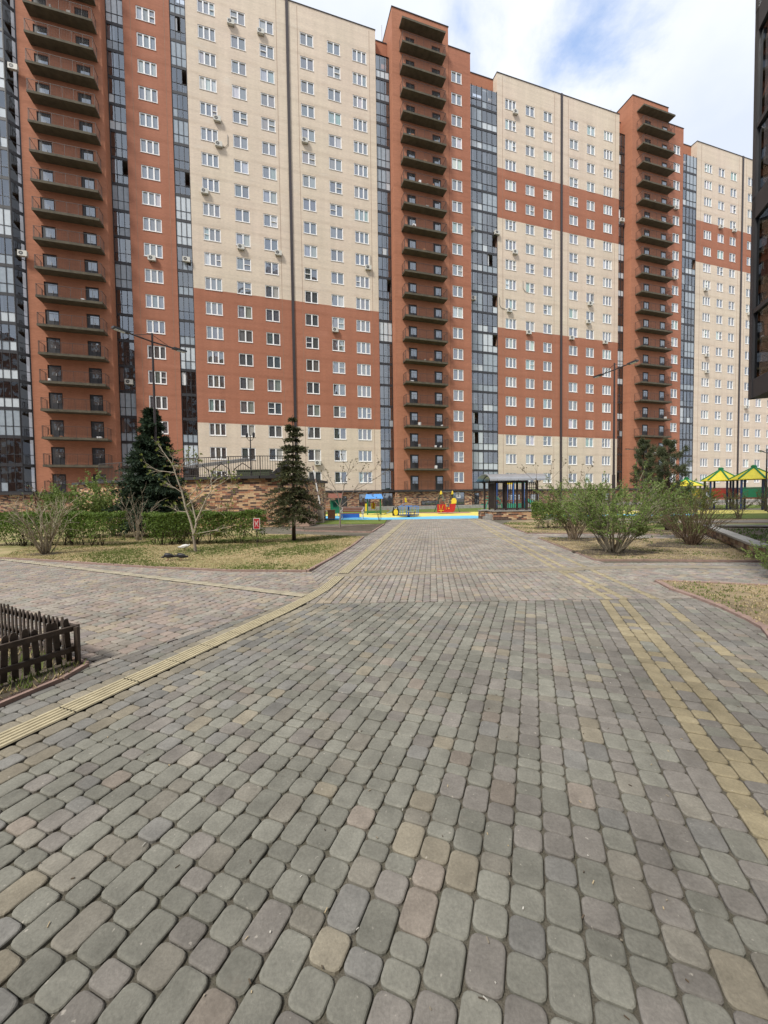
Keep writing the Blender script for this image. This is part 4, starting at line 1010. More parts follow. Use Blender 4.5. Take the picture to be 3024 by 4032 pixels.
shrub((-9.9, 18.2), 34, 2.2, 1.9, 'sparse olive twiggy shrub against the left part of the clinker wall', (0.20, 0.22, 0.09), 14, .065, (0.30, 0.25, 0.19), sub=7, group=LOT)
shrub((-9.35, 14.6), 16, 1.9, 0.8, 'bare pale shrub standing in the gap between the two hedges', None, 1, .03, (0.30, 0.25, 0.19), .016, 5, group=LOT)
shrub((-6.9, 15.8), 30, 1.75, 0.95, 'reddish twiggy shrub behind the pale bare tree', (0.12, 0.07, 0.04), 5, .035, (0.17, 0.09, 0.06), sub=5, group=LOT)
shrub((-8.3, 16.0), 18, 1.65, 0.9, 'yellow-green shrub beside the dark spruce', (0.17, 0.2, 0.05), 16, .04, group=LOT)
shrub((5.95, 9.97), 46, 2.0, 1.45, 'wide spreading green shrub with grey branches, nearest to the walk on the right', G1, 24, .05, (0.24, 0.21, 0.16), .017, 9, .28, group=LOT)
shrub((6.4, 12.94), 34, 2.0, 1.2, 'narrow-based green shrub between the hedge and the widest shrub', G1, 22, .055, (0.17, 0.13, 0.09), .015, 8, .35, group=LOT, arch=.3)
shrub((8.98, 11.2), 80, 1.55, 1.15, 'upright twiggy brown shrub beside the brick planter', (0.115, 0.13, 0.045), 6, .032, (0.135, 0.095, 0.065), .011, 5, .3, group=LOT)
shrub((10.2, 13.2), 22, 1.7, 1.2, 'olive shrub under the pine tree on the right', G3, 24, .06, sub=6, group=LOT)
shrub((6.95, 6.7), 30, 0.8, 0.55, 'small fresh-green shrub at the right border before the planter', G2, 18, .035, (0.15, 0.14, 0.08), .008, 4, .15, group=LOT)
shrub((13.0, 17.6), 26, 2.1, 1.4, 'bright green bush right of the pine tree', (0.22, 0.28, 0.05), 34, .075, sub=6, group=LOT)
shrub((20.6, 22.3), 18, 1.9, 1.0, 'brownish shrub before the red and green play panels', (0.17, 0.16, 0.07), 16, .06, group=LOT)
shrub((22.3, 22.0), 22, 1.9, 1.2, 'dark-stemmed shrub at the right border before the play tower', (0.17, 0.16, 0.07), 16, .06, group=LOT)
shrub((18.6, 22.6), 18, 1.9, 1.0, 'yellowish green shrub left of the play tower legs', (0.23, 0.25, 0.05), 30, .07, sub=6, group=LOT)
shrub((-0.3, 25.4), 9, 1.3, 0.5, 'thin young shrub before the blue play surface', G2, 5, .04, group=LOT, thick=.01)
shrub((9.1, 19.8), 16, 1.5, 0.9, 'bare twiggy shrub between the pavilion and the hedge', None, 1, .03, (0.22, 0.17, 0.12), .012, 6, group=LOT)
shrub((8.6, 15.2), 24, 1.75, 1.1, 'leafy green shrub behind the widest shrub', G1, 26, .07, sub=6, group=LOT)

def conifer(pos, H, rad, label, name, c1, c2, z0, tiers, per, dens, droop, trunk=0.09, cat='tree', lean=(0, 0), top=0.35, L=0.13):
    t = empty(name, (pos[0], pos[1], 0.0), 0, label, cat); tr = MB(); cr_ = MB(); bk = (0.075, 0.058, 0.045)
    ax = lambda z: Vector((lean[0] * z, lean[1] * z, z))
    tr.tube([ax(0) - Vector((0, 0, .05)), ax(H * .3), ax(H * .65), ax(H)], [trunk, trunk * .75, trunk * .42, .01], 9, 0, bk)
    for k in range(tiers):
        s = (k + R_.uniform(0, .6)) / tiers; z = z0 + (H - z0 - .05) * s
        R0 = rad * ((1 - s) ** 0.75 + .04) * R_.uniform(.82, 1.12)
        a0 = R_.uniform(0, 6.28)
        for j in range(per):
            if R_.random() > dens: continue
            a = a0 + 2 * math.pi * j / per + R_.uniform(-.35, .35); r = R0 * R_.uniform(.45, 1.2)
            d = Vector((math.cos(a), math.sin(a), 0)); p0 = ax(z); pts = [p0]
            for m_ in range(1, 5):
                f = m_ / 4; pts.append(p0 + d * r * f + Vector((0, 0, r * (top * f - droop * f * f * 1.3 * (1 - .5 * s)) * .6 + R_.gauss(0, .015))))
            tr.tube(pts, [.018 * (1 - s * .6) * (1 - .8 * m_ / 4) + .003 for m_ in range(5)], 4, 0, bk, False)
            ns = int(14 + r * 46)
            for m_ in range(ns):
                f = R_.uniform(.12, 1.0) * 4; i0 = min(3, int(f)); q = pts[i0].lerp(pts[i0 + 1], f - i0)
                side = Vector((-d.y, d.x, 0)) * R_.choice((-1, 1)); dd = (d * R_.uniform(.2, 1) + side * R_.uniform(.2, 1.0) + Vector((0, 0, R_.uniform(-.45, .3)))).normalized()
                tl_ = r * R_.uniform(.12, .30) + .06
                c = c1 if R_.random() < .6 else c2
                for w_ in range(4):
                    qq = q + dd * tl_ * (w_ / 4) ; leaf(cr_, qq, (dd + rv() * .75).normalized(), L * R_.uniform(.7, 1.2), L * .30, c)
    tr.build('trunk', M['bark'], t, True); cr_.build('crown', M['needle'], t); return t
conifer((-9.9, 16.55), 5.55, 1.42, 'dense dark green spruce before the clinker terrace wall', 'spruce_tree', (0.032, 0.056, 0.035), (0.052, 0.08, 0.044), 0.35, 36, 11, .95, .35, L=.15)
conifer((-3.24, 13.72), 4.5, 0.98, 'slender sparse larch with bare lower trunk beside the red sign', 'larch_tree', (0.095, 0.10, 0.045), (0.06, 0.072, 0.036), 0.75, 20, 9, .78, .7, trunk=.075, lean=(.012, 0), L=.10)
def pine(pos, H, label, spread, seed, z1=.3):
    t = empty('pine_tree', (pos[0], pos[1], 0), 0, label, 'tree', 'pines on the right'); tr = MB(); cr_ = MB(); rr = random.Random(seed); bk = (0.085, 0.06, 0.045)
    tr.tube([Vector((0, 0, -.05)), Vector((.03, 0, H * .4)), Vector((-.02, .02, H * .75)), Vector((.02, 0, H))], [.11, .075, .04, .012], 9, 0, bk)
    def tuft(p, d, s):
        for _ in range(34):
            v = (d * .8 + rv()).normalized(); c = (0.085, 0.105, 0.055) if rr.random() < .6 else (0.13, 0.145, 0.075)
            leaf(cr_, p + rv() * s * .35, v, R_.uniform(.07, .13), .016, c)
    n = 26
    for k in range(n):
        s = z1 + (1 - z1) * k / n; z = H * s; a = k * 2.4 + rr.uniform(-.4, .4); L = spread * (1 - s) ** .6 * rr.uniform(.6, 1.1) + .15
        d = Vector((math.cos(a), math.sin(a), rr.uniform(.2, .75))); pts, dd = twig(tr, Vector((0, 0, z)), d, L, .026 * (1.1 - s) + .006, bk, 5, .14, 5, .1)
        for m_ in range(7):
            f = rr.uniform(.35, 1) * 5; i0 = min(4, int(f)); q = pts[i0].lerp(pts[i0 + 1], f - i0); p2, d2 = twig(tr, q, (dd + rv() * .8).normalized(), L * rr.uniform(.15, .32), .007, bk, 3, .2, 3, .1)
            tuft(p2[-1], d2, .2); tuft(p2[2], d2, .18)
        tuft(pts[-1], dd, .25); 
    tuft(Vector((0, 0, H)), Vector((0, 0, 1)), .2)
    tr.build('trunk', M['bark'], t, True); cr_.build('crown', M['needle'], t)
pine((11.75, 15.9), 3.6, 'airy dark pine with forked brown trunk behind the twiggy shrub', 1.35, 3)
pine((13.1, 19.4), 4.2, 'smaller pine top rising left of the airy pine', 1.0, 9, .4)
# bare trees
def bare_tree(pos, label, limbs, scale, bark, r0, budc, group='leafless young trees', jy=0.3, trunkdark=None):
    t = empty('bare_tree', (pos[0], pos[1], 0), 0, label, 'tree', group); tr = MB(); tw = MB(); bd = MB()
    depth = {}
    for li, (r, pts) in enumerate(limbs):
        k0 = pts[0]; y0 = depth.get(k0, 0.0); slope = R_.uniform(-jy, jy) if li else 0.0
        P = []; acc = 0
        for j, p in enumerate(pts):
            if 0 < j < len(pts) - 1 and li == -1: p = (p[0], p[1])
            if j: acc += math.hypot(p[0] - pts[j - 1][0], p[1] - pts[j - 1][1]) / scale
            y = y0 + slope * acc; depth.setdefault(p, y); P.append(Vector((p[0] / scale, y, p[1] / scale)))
        mb_ = tr
        r *= (.85 if li == 0 else .68)
        P = [p if j in (0, len(P) - 1) else p + rv() * .018 for j, p in enumerate(P)]
        mb_.tube(P, [max(.0045, r * (1 - .62 * j / (len(P) - 1))) for j in range(len(P))], 8, 0, trunkdark if (trunkdark and li == 0) else bark, False)
        e_ = P[-1]; d = (P[-1] - P[-2]).normalized()
        if li:
            for _ in range(R_.randint(5, 9)):
                s = R_.uniform(.3, 1) * (len(P) - 1); i0 = min(len(P) - 2, int(s)); q = P[i0].lerp(P[i0 + 1], s - i0)
                tp, td = twig(tr, q, ((P[i0 + 1] - P[i0]).normalized() + rv() * .8 + Vector((0, 0, .2))).normalized(), R_.uniform(.15, .42), .007, bark, 4, .15, 3)
                for _ in range(9): leaf(bd, tp[-1] + rv() * .02, (td + rv()).normalized(), R_.uniform(.03, .06), .03, budc)
            for _ in range(16): leaf(bd, e_ + rv() * .035, (d + rv()).normalized(), R_.uniform(.03, .07), .03, budc)
    tr.build('trunk', M['bark'], t, True); bd.build('buds', M['leaf'], t); return t
LT = [(.062, [(0, -10), (0, 60), (-10, 150), (-13, 170)]),
      (.05, [(-13, 170), (-38, 280), (-78, 430), (-108, 570), (-163, 730), (-183, 820)]), (.022, [(-183, 820), (-250, 920), (-323, 1020)]), (.018, [(-183, 820), (-172, 880), (-168, 940)]),
      (.02, [(-163, 745), (-298, 760), (-408, 810)]), (.016, [(-108, 560), (-180, 610), (-258, 650)]), (.016, [(-78, 380), (-178, 395), (-218, 435)]),
      (.02, [(-108, 810), (-70, 850), (-48, 900)]), (.018, [(-108, 800), (-40, 830), (32, 860)]), (.016, [(-183, 815), (-108, 805), (-108, 800)]),
      (.045, [(-13, 170), (7, 280), (-33, 450), (-58, 520)]), (.018, [(-58, 520), (-10, 570), (32, 620)]),
      (.042, [(7, 280), (72, 390), (122, 490), (192, 590)]), (.02, [(192, 590), (177, 660), (192, 710)]), (.022, [(192, 590), (292, 640), (392, 700)]), (.016, [(180, 570), (332, 580), (422, 620)]),
      (.018, [(72, 390), (192, 400), (292, 435)]), (.02, [(12, 175), (152, 195), (352, 245)]), (.024, [(-70, 440), (22, 520), (82, 580), (182, 680), (292, 740)]), (.014, [(-13, 170), (12, 175)])]
bare_tree((-5.53, 11.21), 'pale-barked leafless tree with green buds before the clipped hedge', LT, 320, (0.40, 0.355, 0.285), .06, (0.22, 0.26, 0.06), trunkdark=(0.26, 0.22, 0.18))
LT2 = [(.065, [(0, -10), (4, 120), (6, 275)]), (.035, [(6, 275), (-22, 435), (-62, 535), (-132, 655), (-170, 770)]), (.034, [(6, 275), (38, 435), (58, 535), (83, 665), (128, 765), (150, 860)]), (.02, [(58, 535), (35, 660), (60, 800)]),
       (.032, [(6, 275), (138, 395), (198, 495), (278, 615), (368, 705)]), (.022, [(138, 395), (258, 465), (368, 445), (438, 425)]), (.022, [(198, 495), (330, 560), (480, 640), (640, 750)]), (.018, [(278, 615), (290, 720), (360, 830)]),
       (.02, [(-22, 435), (-120, 520), (-250, 560), (-300, 620)]), (.016, [(-62, 535), (-150, 610), (-240, 760)]), (.018, [(6, 275), (-60, 360), (-140, 380), (-220, 430)]), (.016, [(128, 765), (60, 880), (40, 960)]), (.016, [(83, 665), (180, 780), (220, 900)]), (.014, [(368, 705), (460, 760), (520, 850)])]
bare_tree((-2.27, 19.63), 'leafless young tree standing in the dark soil bed', LT2, 256, (0.24, 0.20, 0.165), .06, (0.14, 0.12, 0.06))
bare_tree((8.9, 21.6), 'thin leafless sapling rising right of the pavilion', [(.04, [(0, 0), (2, 100)]), (.02, [(2, 100), (-40, 220), (-60, 330)]), (.02, [(2, 100), (30, 230), (50, 340)]), (.015, [(30, 230), (90, 300), (110, 350)]), (.015, [(-40, 220), (-90, 270), (-120, 300)])], 100, (0.2, 0.16, 0.12), .04, (0.12, 0.10, 0.05))
bare_tree((10.3, 20.8), 'bare sapling with knobbed tips above the widest shrub', [(.04, [(0, 0), (2, 120)]), (.02, [(2, 120), (-30, 220), (-36, 300)]), (.02, [(2, 120), (40, 230), (60, 320)]), (.015, [(40, 230), (80, 270), (110, 310)])], 100, (0.2, 0.16, 0.12), .04, (0.12, 0.10, 0.05))
bare_tree((-14.9, 17.6), 'small reddish leafless tree at the left before the tower base', [(.05, [(0, 0), (3, 110)]), (.03, [(3, 110), (-30, 190), (-60, 250)]), (.03, [(3, 110), (30, 200), (40, 270)]), (.02, [(-10, 140), (-60, 200), (-100, 220)]), (.02, [(15, 150), (70, 210), (90, 240)]), (.02, [(3, 110), (0, 200), (-10, 280)])], 100, (0.13, 0.085, 0.065), .04, (0.13, 0.06, 0.04))

# grass blades and straw on the lawns
def in_poly(x, y, P):
    c = False; n = len(P); j = n - 1
    for i in range(n):
        if (P[i][1] > y) != (P[j][1] > y) and x < (P[j][0] - P[i][0]) * (y - P[i][1]) / (P[j][1] - P[i][1]) + P[i][0]: c = not c
        j = i
    return c
def patchy(x, y): return math.sin(x * 1.3 + 2 * math.sin(y * .7)) * math.sin(y * 1.1 + 1.5 * math.sin(x * .9)) 
def grass(label, poly, box, n, dry, hmax, z=0.03):
    mb = MB(); x0, x1, y0, y1 = box
    for _ in range(n):
        x = R_.uniform(x0, x1); y = R_.uniform(y0, y1)
        if not in_poly(x, y, poly): continue
        g_ = patchy(x, y) + R_.gauss(0, .35); straw = g_ < dry
        c = (0.50, 0.41, 0.24) if straw else ((0.15, 0.20, 0.055) if R_.random() < .6 else (0.20, 0.23, 0.085)); h = R_.uniform(.35, 1) * hmax * (.6 if straw else 1)
        for _ in range(3):
            a = R_.uniform(0, 6.28); w_ = R_.uniform(.004, .009) + y * .0004; l = R_.uniform(.3, 1.4 if straw else .7) * h
            dx, dy = math.cos(a), math.sin(a); px_, py_ = x + R_.gauss(0, .02), y + R_.gauss(0, .02); v = R_.uniform(.75, 1.2)
            mb.face([(px_ - dy * w_, py_ + dx * w_, z - .005), (px_ + dy * w_, py_ - dx * w_, z - .005), (px_ + dx * l, py_ + dy * l, z + h)], 0, tuple(q * v for q in c))
    o = mb.build('grass', M['grass']); tag(o, kind='stuff')
# bare earth round the shrubs
for n_, (x, y, rx, ry) in enumerate(((5.95, 9.95, 1.0, .62), (6.4, 12.9, .75, .5), (8.9, 11.1, 1.2, .75), (-9.8, 11.05, .5, .35), (-3.24, 13.72, .55, .4), (-5.53, 11.21, .25, .2), (11.7, 15.9, 1.2, .8))):
    sheet('bare_earth', [(x + rx * math.cos(a) * R_.uniform(.82, 1.15), y + ry * math.sin(a) * R_.uniform(.82, 1.15)) for a in np.linspace(0, 2 * math.pi, 26, endpoint=False)], 0.036, M['soil'])
grass('', LAWN_L[1:10] + [(-14, 16)], (-13, -0.8, 7.9, 16.5), 42000, .3, .045)
grass('', LR2, (4.8, 11, 8.3, 13.9), 9000, .75, .035)
grass('', LR3, (3, 9, 2, 6.8), 7000, .8, .03)
grass('', LR1, (5.8, 16, 11, 22), 16000, .2, .05)
grass('', FBED, (-6, -2.75, 1.4, 5), 4000, -.4, .08)

# ---------------------------------------------------------------- pavilion with arched roof on a clinker base
kx0, kx1, ky0, ky1 = 7.22, 10.15, 25.3, 28.0
kp = empty('pavilion', (0, 0, 0), 0, 'dark slatted pavilion with arched grey sheet roof on a clinker base', 'pavilion')
mb = MB()
def cwall(mb, a, b, z0, z1):
    L = math.hypot(b[0] - a[0], b[1] - a[1]); mb.quv([(*a, z0), (*b, z0), (*b, z1), (*a, z1)], [(0, z0), (L, z0), (L, z1), (0, z1)])
q = [(kx0 - .05, ky0 - .1), (kx1 + .35, ky0 - .1), (kx1 + .35, ky1 + .1), (kx0 - .05, ky1 + .1)]
for a, b in zip(q, q[1:] + q[:1]): cwall(mb, a, b, 0, 0.55)
q2 = [(6.72, 26.6), (7.0, 26.6), (7.0, 27.4), (6.72, 27.4)]
for a, b in zip(q2, q2[1:] + q2[:1]): cwall(mb, a, b, 0, 0.55)
mb.build('base', M['clinker'], kp)
mb = MB(); mb.prism([(kx0 - .1, ky0 - .15), (kx1 + .4, ky0 - .15), (kx1 + .4, ky1 + .15), (kx0 - .1, ky1 + .15)], .55, .62); mb.box(6.68, 7.04, 26.55, 27.45, .55, .6); mb.build('base_coping', M['concrete'], kp)
mb = MB(); mb.box(6.8, 7.17, 25.35, 26.5, 0, .18); mb.box(6.98, 7.17, 25.35, 26.5, .18, .36); mb.build('steps', M['concrete'], kp)
KP = [(7.33, ky0), (8.05, ky0), (8.77, ky0), (9.38, ky0), (10.08, ky0), (7.33, ky1), (8.7, ky1), (10.08, ky1), (7.33, 26.7)]
dkw = plain('dark_stained_wood', (0.028, 0.018, 0.016), 0.6, var=.3, scale=9)
for x, y in KP:
    m2 = MB(); m2.box(x - .06, x + .06, y - .06, y + .06, .62, 2.62); m2.build('post', dkw, kp)
mb = MB()
for a, b in ((KP[0], KP[4]), (KP[0], KP[8])):
    for z in (.74, 2.45): mb.bar((*a, z), (*b, z), .05, .07)
    L = math.hypot(b[0] - a[0], b[1] - a[1]); n = int(L / .125)
    for j in range(1, n): t = j / n; x, y = a[0] + (b[0] - a[0]) * t, a[1] + (b[1] - a[1]) * t; mb.box(x - .017, x + .017, y - .017, y + .017, .74, 2.45)
for j in range(6): mb.tube([(9.45 + .1 * j, ky0, 2.45), (9.5 + .1 * j, ky0, 2.3), (9.55 + .1 * j, ky0, 2.38)], .012, 4)
for z in (1.9, 2.1, 2.27): mb.bar((9.38, ky0, z), (10.08, ky0, z), .03, .03)
mb.build('lattice', dkw, kp)
mb = MB(); R0 = []
for k in range(15):
    a = math.pi * k / 14; R0.append((26.65 - 1.85 * math.cos(a), 2.58 + .50 * math.sin(a)))
for (y0, z0), (y1, z1) in zip(R0, R0[1:]):
    mb.face([(6.85, y0, z0), (10.65, y0, z0), (10.65, y1, z1), (6.85, y1, z1)]); mb.face([(6.85, y0, z0 - .03), (6.85, y1, z1 - .03), (10.65, y1, z1 - .03), (10.65, y0, z0 - .03)])
    for x in (6.85, 10.65): mb.face([(x, y0, z0 - .03), (x, y0, z0), (x, y1, z1), (x, y1, z1 - .03)])
mb.build('roof', M['galv'], kp)
mb = MB()
for x in (7.33, 8.7, 10.08): mb.tube([(x, y, z - .06) for y, z in R0], .03, 5)
for y in (ky0, ky1): mb.bar((6.95, y, 2.6), (10.5, y, 2.6), .07, .08)
mb.build('roof_frame', dkw, kp)

# ---------------------------------------------------------------- raised planter
pt_ = empty('planter', (0, 0, 0), 0, 'long raised planter of patchwork brick with a grey coping on the right', 'planter')
A, B, C_, D_ = (8.3, 8.35), (12.1, 14.4), (22, 11.0), (18.5, 5.5)
mb = MB()
for a, b in ((A, B), (B, C_), (C_, D_), (D_, A)): cwall(mb, a, b, 0, .31)
mb.build('wall', M['planter'], pt_)
mb = MB()
for a, b in ((A, B), (B, C_), (C_, D_), (D_, A)):
    mb.bar((*a, .335), (*b, .335), .30, .05)
mb.build('coping', M['concrete'], pt_)
mb = MB(); mb.face([(8.45, 8.4, .27), (18.4, 5.7, .27), (21.8, 11, .27), (12.15, 14.2, .27)]); mb.build('soil', M['soil'], pt_)
mb = MB()
for _ in range(500):
    x, y = R_.uniform(9, 16), R_.uniform(7, 13)
    if not in_poly(x, y, [A, B, C_, D_]): continue
    for _ in range(7): leaf(mb, Vector((x + R_.gauss(0, .06), y + R_.gauss(0, .06), .27)), (rv() * .7 + Vector((0, 0, 1))).normalized(), R_.uniform(.04, .12), .025, (0.08, 0.13, 0.03))
o = mb.build('weeds', M['leaf'], pt_); o['kind'] = 'stuff'

# ---------------------------------------------------------------- sign and birds
sg = empty('dog_sign', (-4.06, 12.23, .03), 0.08, 'small red sign with a white crossed-out dog on a thin post', 'sign')
mb = MB(); mb.tube([(0, 0, -.05), (0, 0, .62)], .011, 7); mb.build('post', M['rail'], sg)
mb = MB(); mb.box(-.105, .105, -.017, -.011, .55, .90, 0, (.78, .76, .74)); mb.box(-.085, .085, -.022, -.0175, .57, .88, 0, (.55, .03, .045))
W_ = (.72, .55, .55)
for a, b in (((-.055, .63), (.055, .83)), ((-.055, .83), (.055, .63))): mb.bar((a[0], -.024, a[1]), (b[0], -.024, b[1]), .004, .016, 0, W_)
mb.box(-.04, .03, -.0275, -.0235, .70, .76, 0, W_)
for x in (-.037, .018): mb.box(x, x + .014, -.0275, -.0235, .64, .70, 0, W_)
mb.face([(.02, -.0275, .75), (.06, -.0275, .77), (.055, -.0275, .80), (.03, -.0275, .82), (.015, -.0275, .79)], 0, W_)
mb.bar((-.04, -.0255, .75), (-.06, -.0255, .80), .004, .01, 0, W_)
mb.build('plate', M['paint'], sg)
def pigeon(x, y, rz, c, label, z=.03, peck=0.0, white=False):
    t = empty('pigeon', (x, y, z), rz, label, 'pigeon', 'pigeons on the lawn')
    mb = MB(); n = 12
    hz = .20 - peck * .13
    prof = [(-.19, .105, .006, .022), (-.13, .105, .014, .03), (-.09, .115, .034, .045), (-.03, .125, .055, .06), (.03, .13, .058, .062), (.075, .14, .045, .052),
            (.10, .15 + (hz - .2) * .4, .031, .034), (.118, .18 + (hz - .2) * .8, .024, .024), (.135, hz + .012, .024, .024), (.155, hz + .006, .019, .018), (.165, hz, .008, .008), (.185, hz - .006, .003, .003)]
    rings = []
    for k, (px_, pz, ry, rz_) in enumerate(prof):
        rings.append([mb.pt((px_, ry * math.cos(2 * math.pi * j / n), pz + rz_ * math.sin(2 * math.pi * j / n))) for j in range(n)])
    for k, (a, b) in enumerate(zip(rings, rings[1:])):
        cc = c if k < 7 else tuple(v * (.8 if not white else 1) for v in c)
        if k >= 10: cc = (.12, .10, .09)
        for j in range(n): mb.f.append([a[j], a[(j + 1) % n], b[(j + 1) % n], b[j]]); mb.m.append(0); mb.c.append(cc)
    mb.f.append(rings[0]); mb.m.append(0); mb.c.append(c); mb.f.append(rings[-1]); mb.m.append(0); mb.c.append(c)
    for s in (-1, 1):                                    # folded wings, legs and toes of the same body
        wv = [(.07, s * .056, .145), (.0, s * .066, .15), (-.08, s * .05, .135), (-.165, s * .02, .115), (-.08, s * .056, .105), (.02, s * .066, .105)]
        mb.face(wv if s > 0 else wv[::-1], 0, tuple(v * 1.25 for v in c) if not white else c)
        mb.tube([(.01, s * .025, .085), (.0, s * .027, .045), (.012, s * .028, .004)], .006, 5, 0, (.30, .10, .08))
        for a in (-.5, 0, .5): mb.tube([(.012, s * .028, .004), (.012 + .035 * math.cos(a), s * .028 + .035 * math.sin(a), .003)], .004, 4, 0, (.30, .10, .08))
    mb.build('body', M['paint'], t, True)
pigeon(-5.38, 9.52, math.pi + .1, (.022, .023, .028), 'black pigeon pecking at the left, tail to its neighbour', peck=.9)
pigeon(-5.04, 9.48, math.pi - .1, (.016, .016, .02), 'black pigeon with raised tail just right of its neighbour', peck=.6)
pigeon(-5.95, 11.4, .1, (.75, .74, .72), 'white pigeon standing beside the pale bare tree', peck=.3, white=True)
pigeon(14.3, 19.6, 2.6, (.03, .03, .035), 'dark pigeon on the path beneath the pine tree', .06, .2)

# ---------------------------------------------------------------- playground
RED = (.45, .025, .025); YLW = (.70, .52, .03); BLU = (.035, .12, .42); GRN = (.02, .16, .07); LBL = (.10, .30, .68); WHT = (.78, .78, .76); WOD = (.42, .19, .08); DWOD = (.20, .07, .045); TEAL = (.03, .24, .19); BLK = (.015, .015, .016)
def bench(x, y, rz, L, wood, label):
    t = empty('bench', (x, y, 0), rz, label, 'bench', 'benches on the playground')
    for nm, parts in (('seat', [(0.05 + .12 * k, .44) for k in range(4)]),):
        mb = MB()
        for yy, z in parts: mb.box(-L / 2, L / 2, -yy - .1, -yy, z - .03, z, 0, wood)
        mb.build('seat', M['paint'], t)
    mb = MB()
    for z in (.58, .70, .82): mb.box(-L / 2, L / 2, .0 + (z - .5) * .15, .03 + (z - .5) * .15, z - .045, z + .045, 0, wood)
    mb.build('backrest', M['paint'], t)
    for s in (-1, 1):
        xx = s * (L / 2 - .08); mb = MB()
        mb.tube([(xx, -.48, 0), (xx, -.48, .62), (xx, -.40, .68), (xx, .02, .68)], .025, 7, 0, WHT); mb.tube([(xx, .02, 0), (xx, .02, .5), (xx, .07, .88)], .025, 7, 0, WHT); mb.tube([(xx, -.48, .4), (xx, .02, .4)], .02, 6, 0, WHT)
        mb.build('frame', M['paint'], t)
bench(-5.0, 34.2, .25, 1.8, WOD, 'light wooden bench with white tubular frame beside the green play panel')
bench(-2.35, 28.9, -.12, 1.75, DWOD, 'dark red-brown bench with white tubular frame, nearest the walk')
t = empty('planter_box', (-3.95, 28.9, 0), .1, 'square wooden box beside the dark red-brown bench', 'box')
mb = MB(); mb.box(-.27, .27, -.27, .27, .04, .66); mb.build('body', M['wood'], t); mb = MB(); mb.box(-.3, .3, -.3, .3, .66, .70); mb.build('lid', M['wood'], t)
t = empty('sandbox', (-2.75, 31.2, 0), .05, 'low dark blue sandbox edge behind the benches', 'sandbox')
mb = MB()
for q in ((-.75, .75, -.5, -.44), (-.75, .75, .44, .5), (-.75, -.69, -.44, .44), (.69, .75, -.44, .44)): mb.box(*q, 0, .3, 0, BLU)
mb.build('rim', M['paint'], t); mb = MB(); mb.box(-.69, .69, -.44, .44, 0, .16); mb.build('sand', M['dry'], t)
t = empty('play_hut', (-4.15, 33.0, 0), .1, 'green play panel house with brown roof behind the wooden box', 'play house')
mb = MB(); mb.box(-.45, .45, -.03, .03, .3, 1.45, 0, GRN); mb.box(-.45, -.38, -.05, .05, 0, 1.7, 0, GRN); mb.box(.38, .45, -.05, .05, 0, 1.7, 0, GRN); mb.box(-.2, .12, -.036, -.03, .8, 1.2, 0, (.01, .06, .03)); mb.build('panel', M['paint'], t)
mb = MB(); mb.face([(-.6, -.45, 1.6), (.6, -.45, 1.6), (.6, 0, 2.0), (-.6, 0, 2.0)], 0, DWOD); mb.face([(.6, .45, 1.6), (-.6, .45, 1.6), (-.6, 0, 2.0), (.6, 0, 2.0)], 0, DWOD); mb.build('roof', M['paint'], t)
t = empty('play_house', (-.95, 36.6, 0), .06, 'small play house with blue roof, green posts and yellow panels', 'play house')
mb = MB()
for sx in (-1, 1):
    for sy in (-1, 1): mb.box(sx * .62 - .05, sx * .62 + .05, sy * .5 - .05, sy * .5 + .05, 0, 1.55, 0, GRN)
mb.build('posts', M['paint'], t)
mb = MB(); mb.face([(-.85, -.72, 1.5), (.85, -.72, 1.5), (.72, 0, 1.95), (-.72, 0, 1.95)], 0, LBL); mb.face([(.85, .72, 1.5), (-.85, .72, 1.5), (-.72, 0, 1.95), (.72, 0, 1.95)], 0, LBL); mb.face([(-.85, -.72, 1.47), (-.85, .72, 1.47), (.85, .72, 1.47), (.85, -.72, 1.47)], 0, LBL)
for s in (-1, 1): mb.face([(s * .85, -.72, 1.5), (s * .72, 0, 1.95), (s * .85, .72, 1.5)], 0, LBL)
mb.build('roof', M['paint'], t)
mb = MB(); mb.box(-.85, -.68, -.52, -.48, .35, 1.05, 0, YLW); mb.box(-.25, .15, .48, .52, .5, 1.1, 0, YLW); mb.box(-.1, .05, .44, .48, .6, 1.2, 0, (.45, .12, .04)); mb.box(-.57, .57, -.52, -.48, .15, .32, 0, GRN); mb.box(.57, .61, -.45, .45, .2, .85, 0, GRN); mb.build('panel', M['paint'], t)
t = empty('seesaw', (1.02, 33.4, 0), .05, 'seesaw with a black and yellow penguin shaped centre post', 'seesaw')
mb = MB(); mb.bar((-1.0, 0, .12), (1.0, 0, 1.16), .07, .07, 0, (.18, .25, .42)); mb.build('beam', M['paint'], t)
mb = MB(); mb.box(.82, 1.04, -.12, .12, 1.16, 1.2, 0, YLW); mb.bar((.9, 0, 1.15), (.86, 0, 1.55), .14, .05, 0, YLW); mb.bar((.68, -.14, 1.3), (.68, .14, 1.3), .025, .025, 0, RED); mb.bar((.68, 0, 1.0), (.68, 0, 1.3), .025, .025, 0, RED); mb.build('seat', M['paint'], t)
mb = MB(); mb.box(-1.02, -.8, -.12, .12, .2, .24, 0, YLW); mb.bar((-.68, -.14, .6), (-.68, .14, .6), .025, .025, 0, RED); mb.bar((-.68, 0, .28), (-.68, 0, .6), .025, .025, 0, RED); mb.build('seat', M['paint'], t)
mb = MB()
pf_ = [(-.28, 0), (.28, 0), (.30, .25), (.27, .5), (.2, .68), (.17, .78), (-.17, .78), (-.2, .68), (-.27, .5), (-.30, .25)]
for yy in (-.1, .08):
    f0 = [(x, yy, z) for x, z in pf_]; f1 = [(x, yy + .02, z) for x, z in pf_]; mb.face(f0, 0, BLK); mb.face(f1[::-1], 0, BLK)
    for j in range(10): mb.face([f0[j], f1[j], f1[(j + 1) % 10], f0[(j + 1) % 10]], 0, BLK)
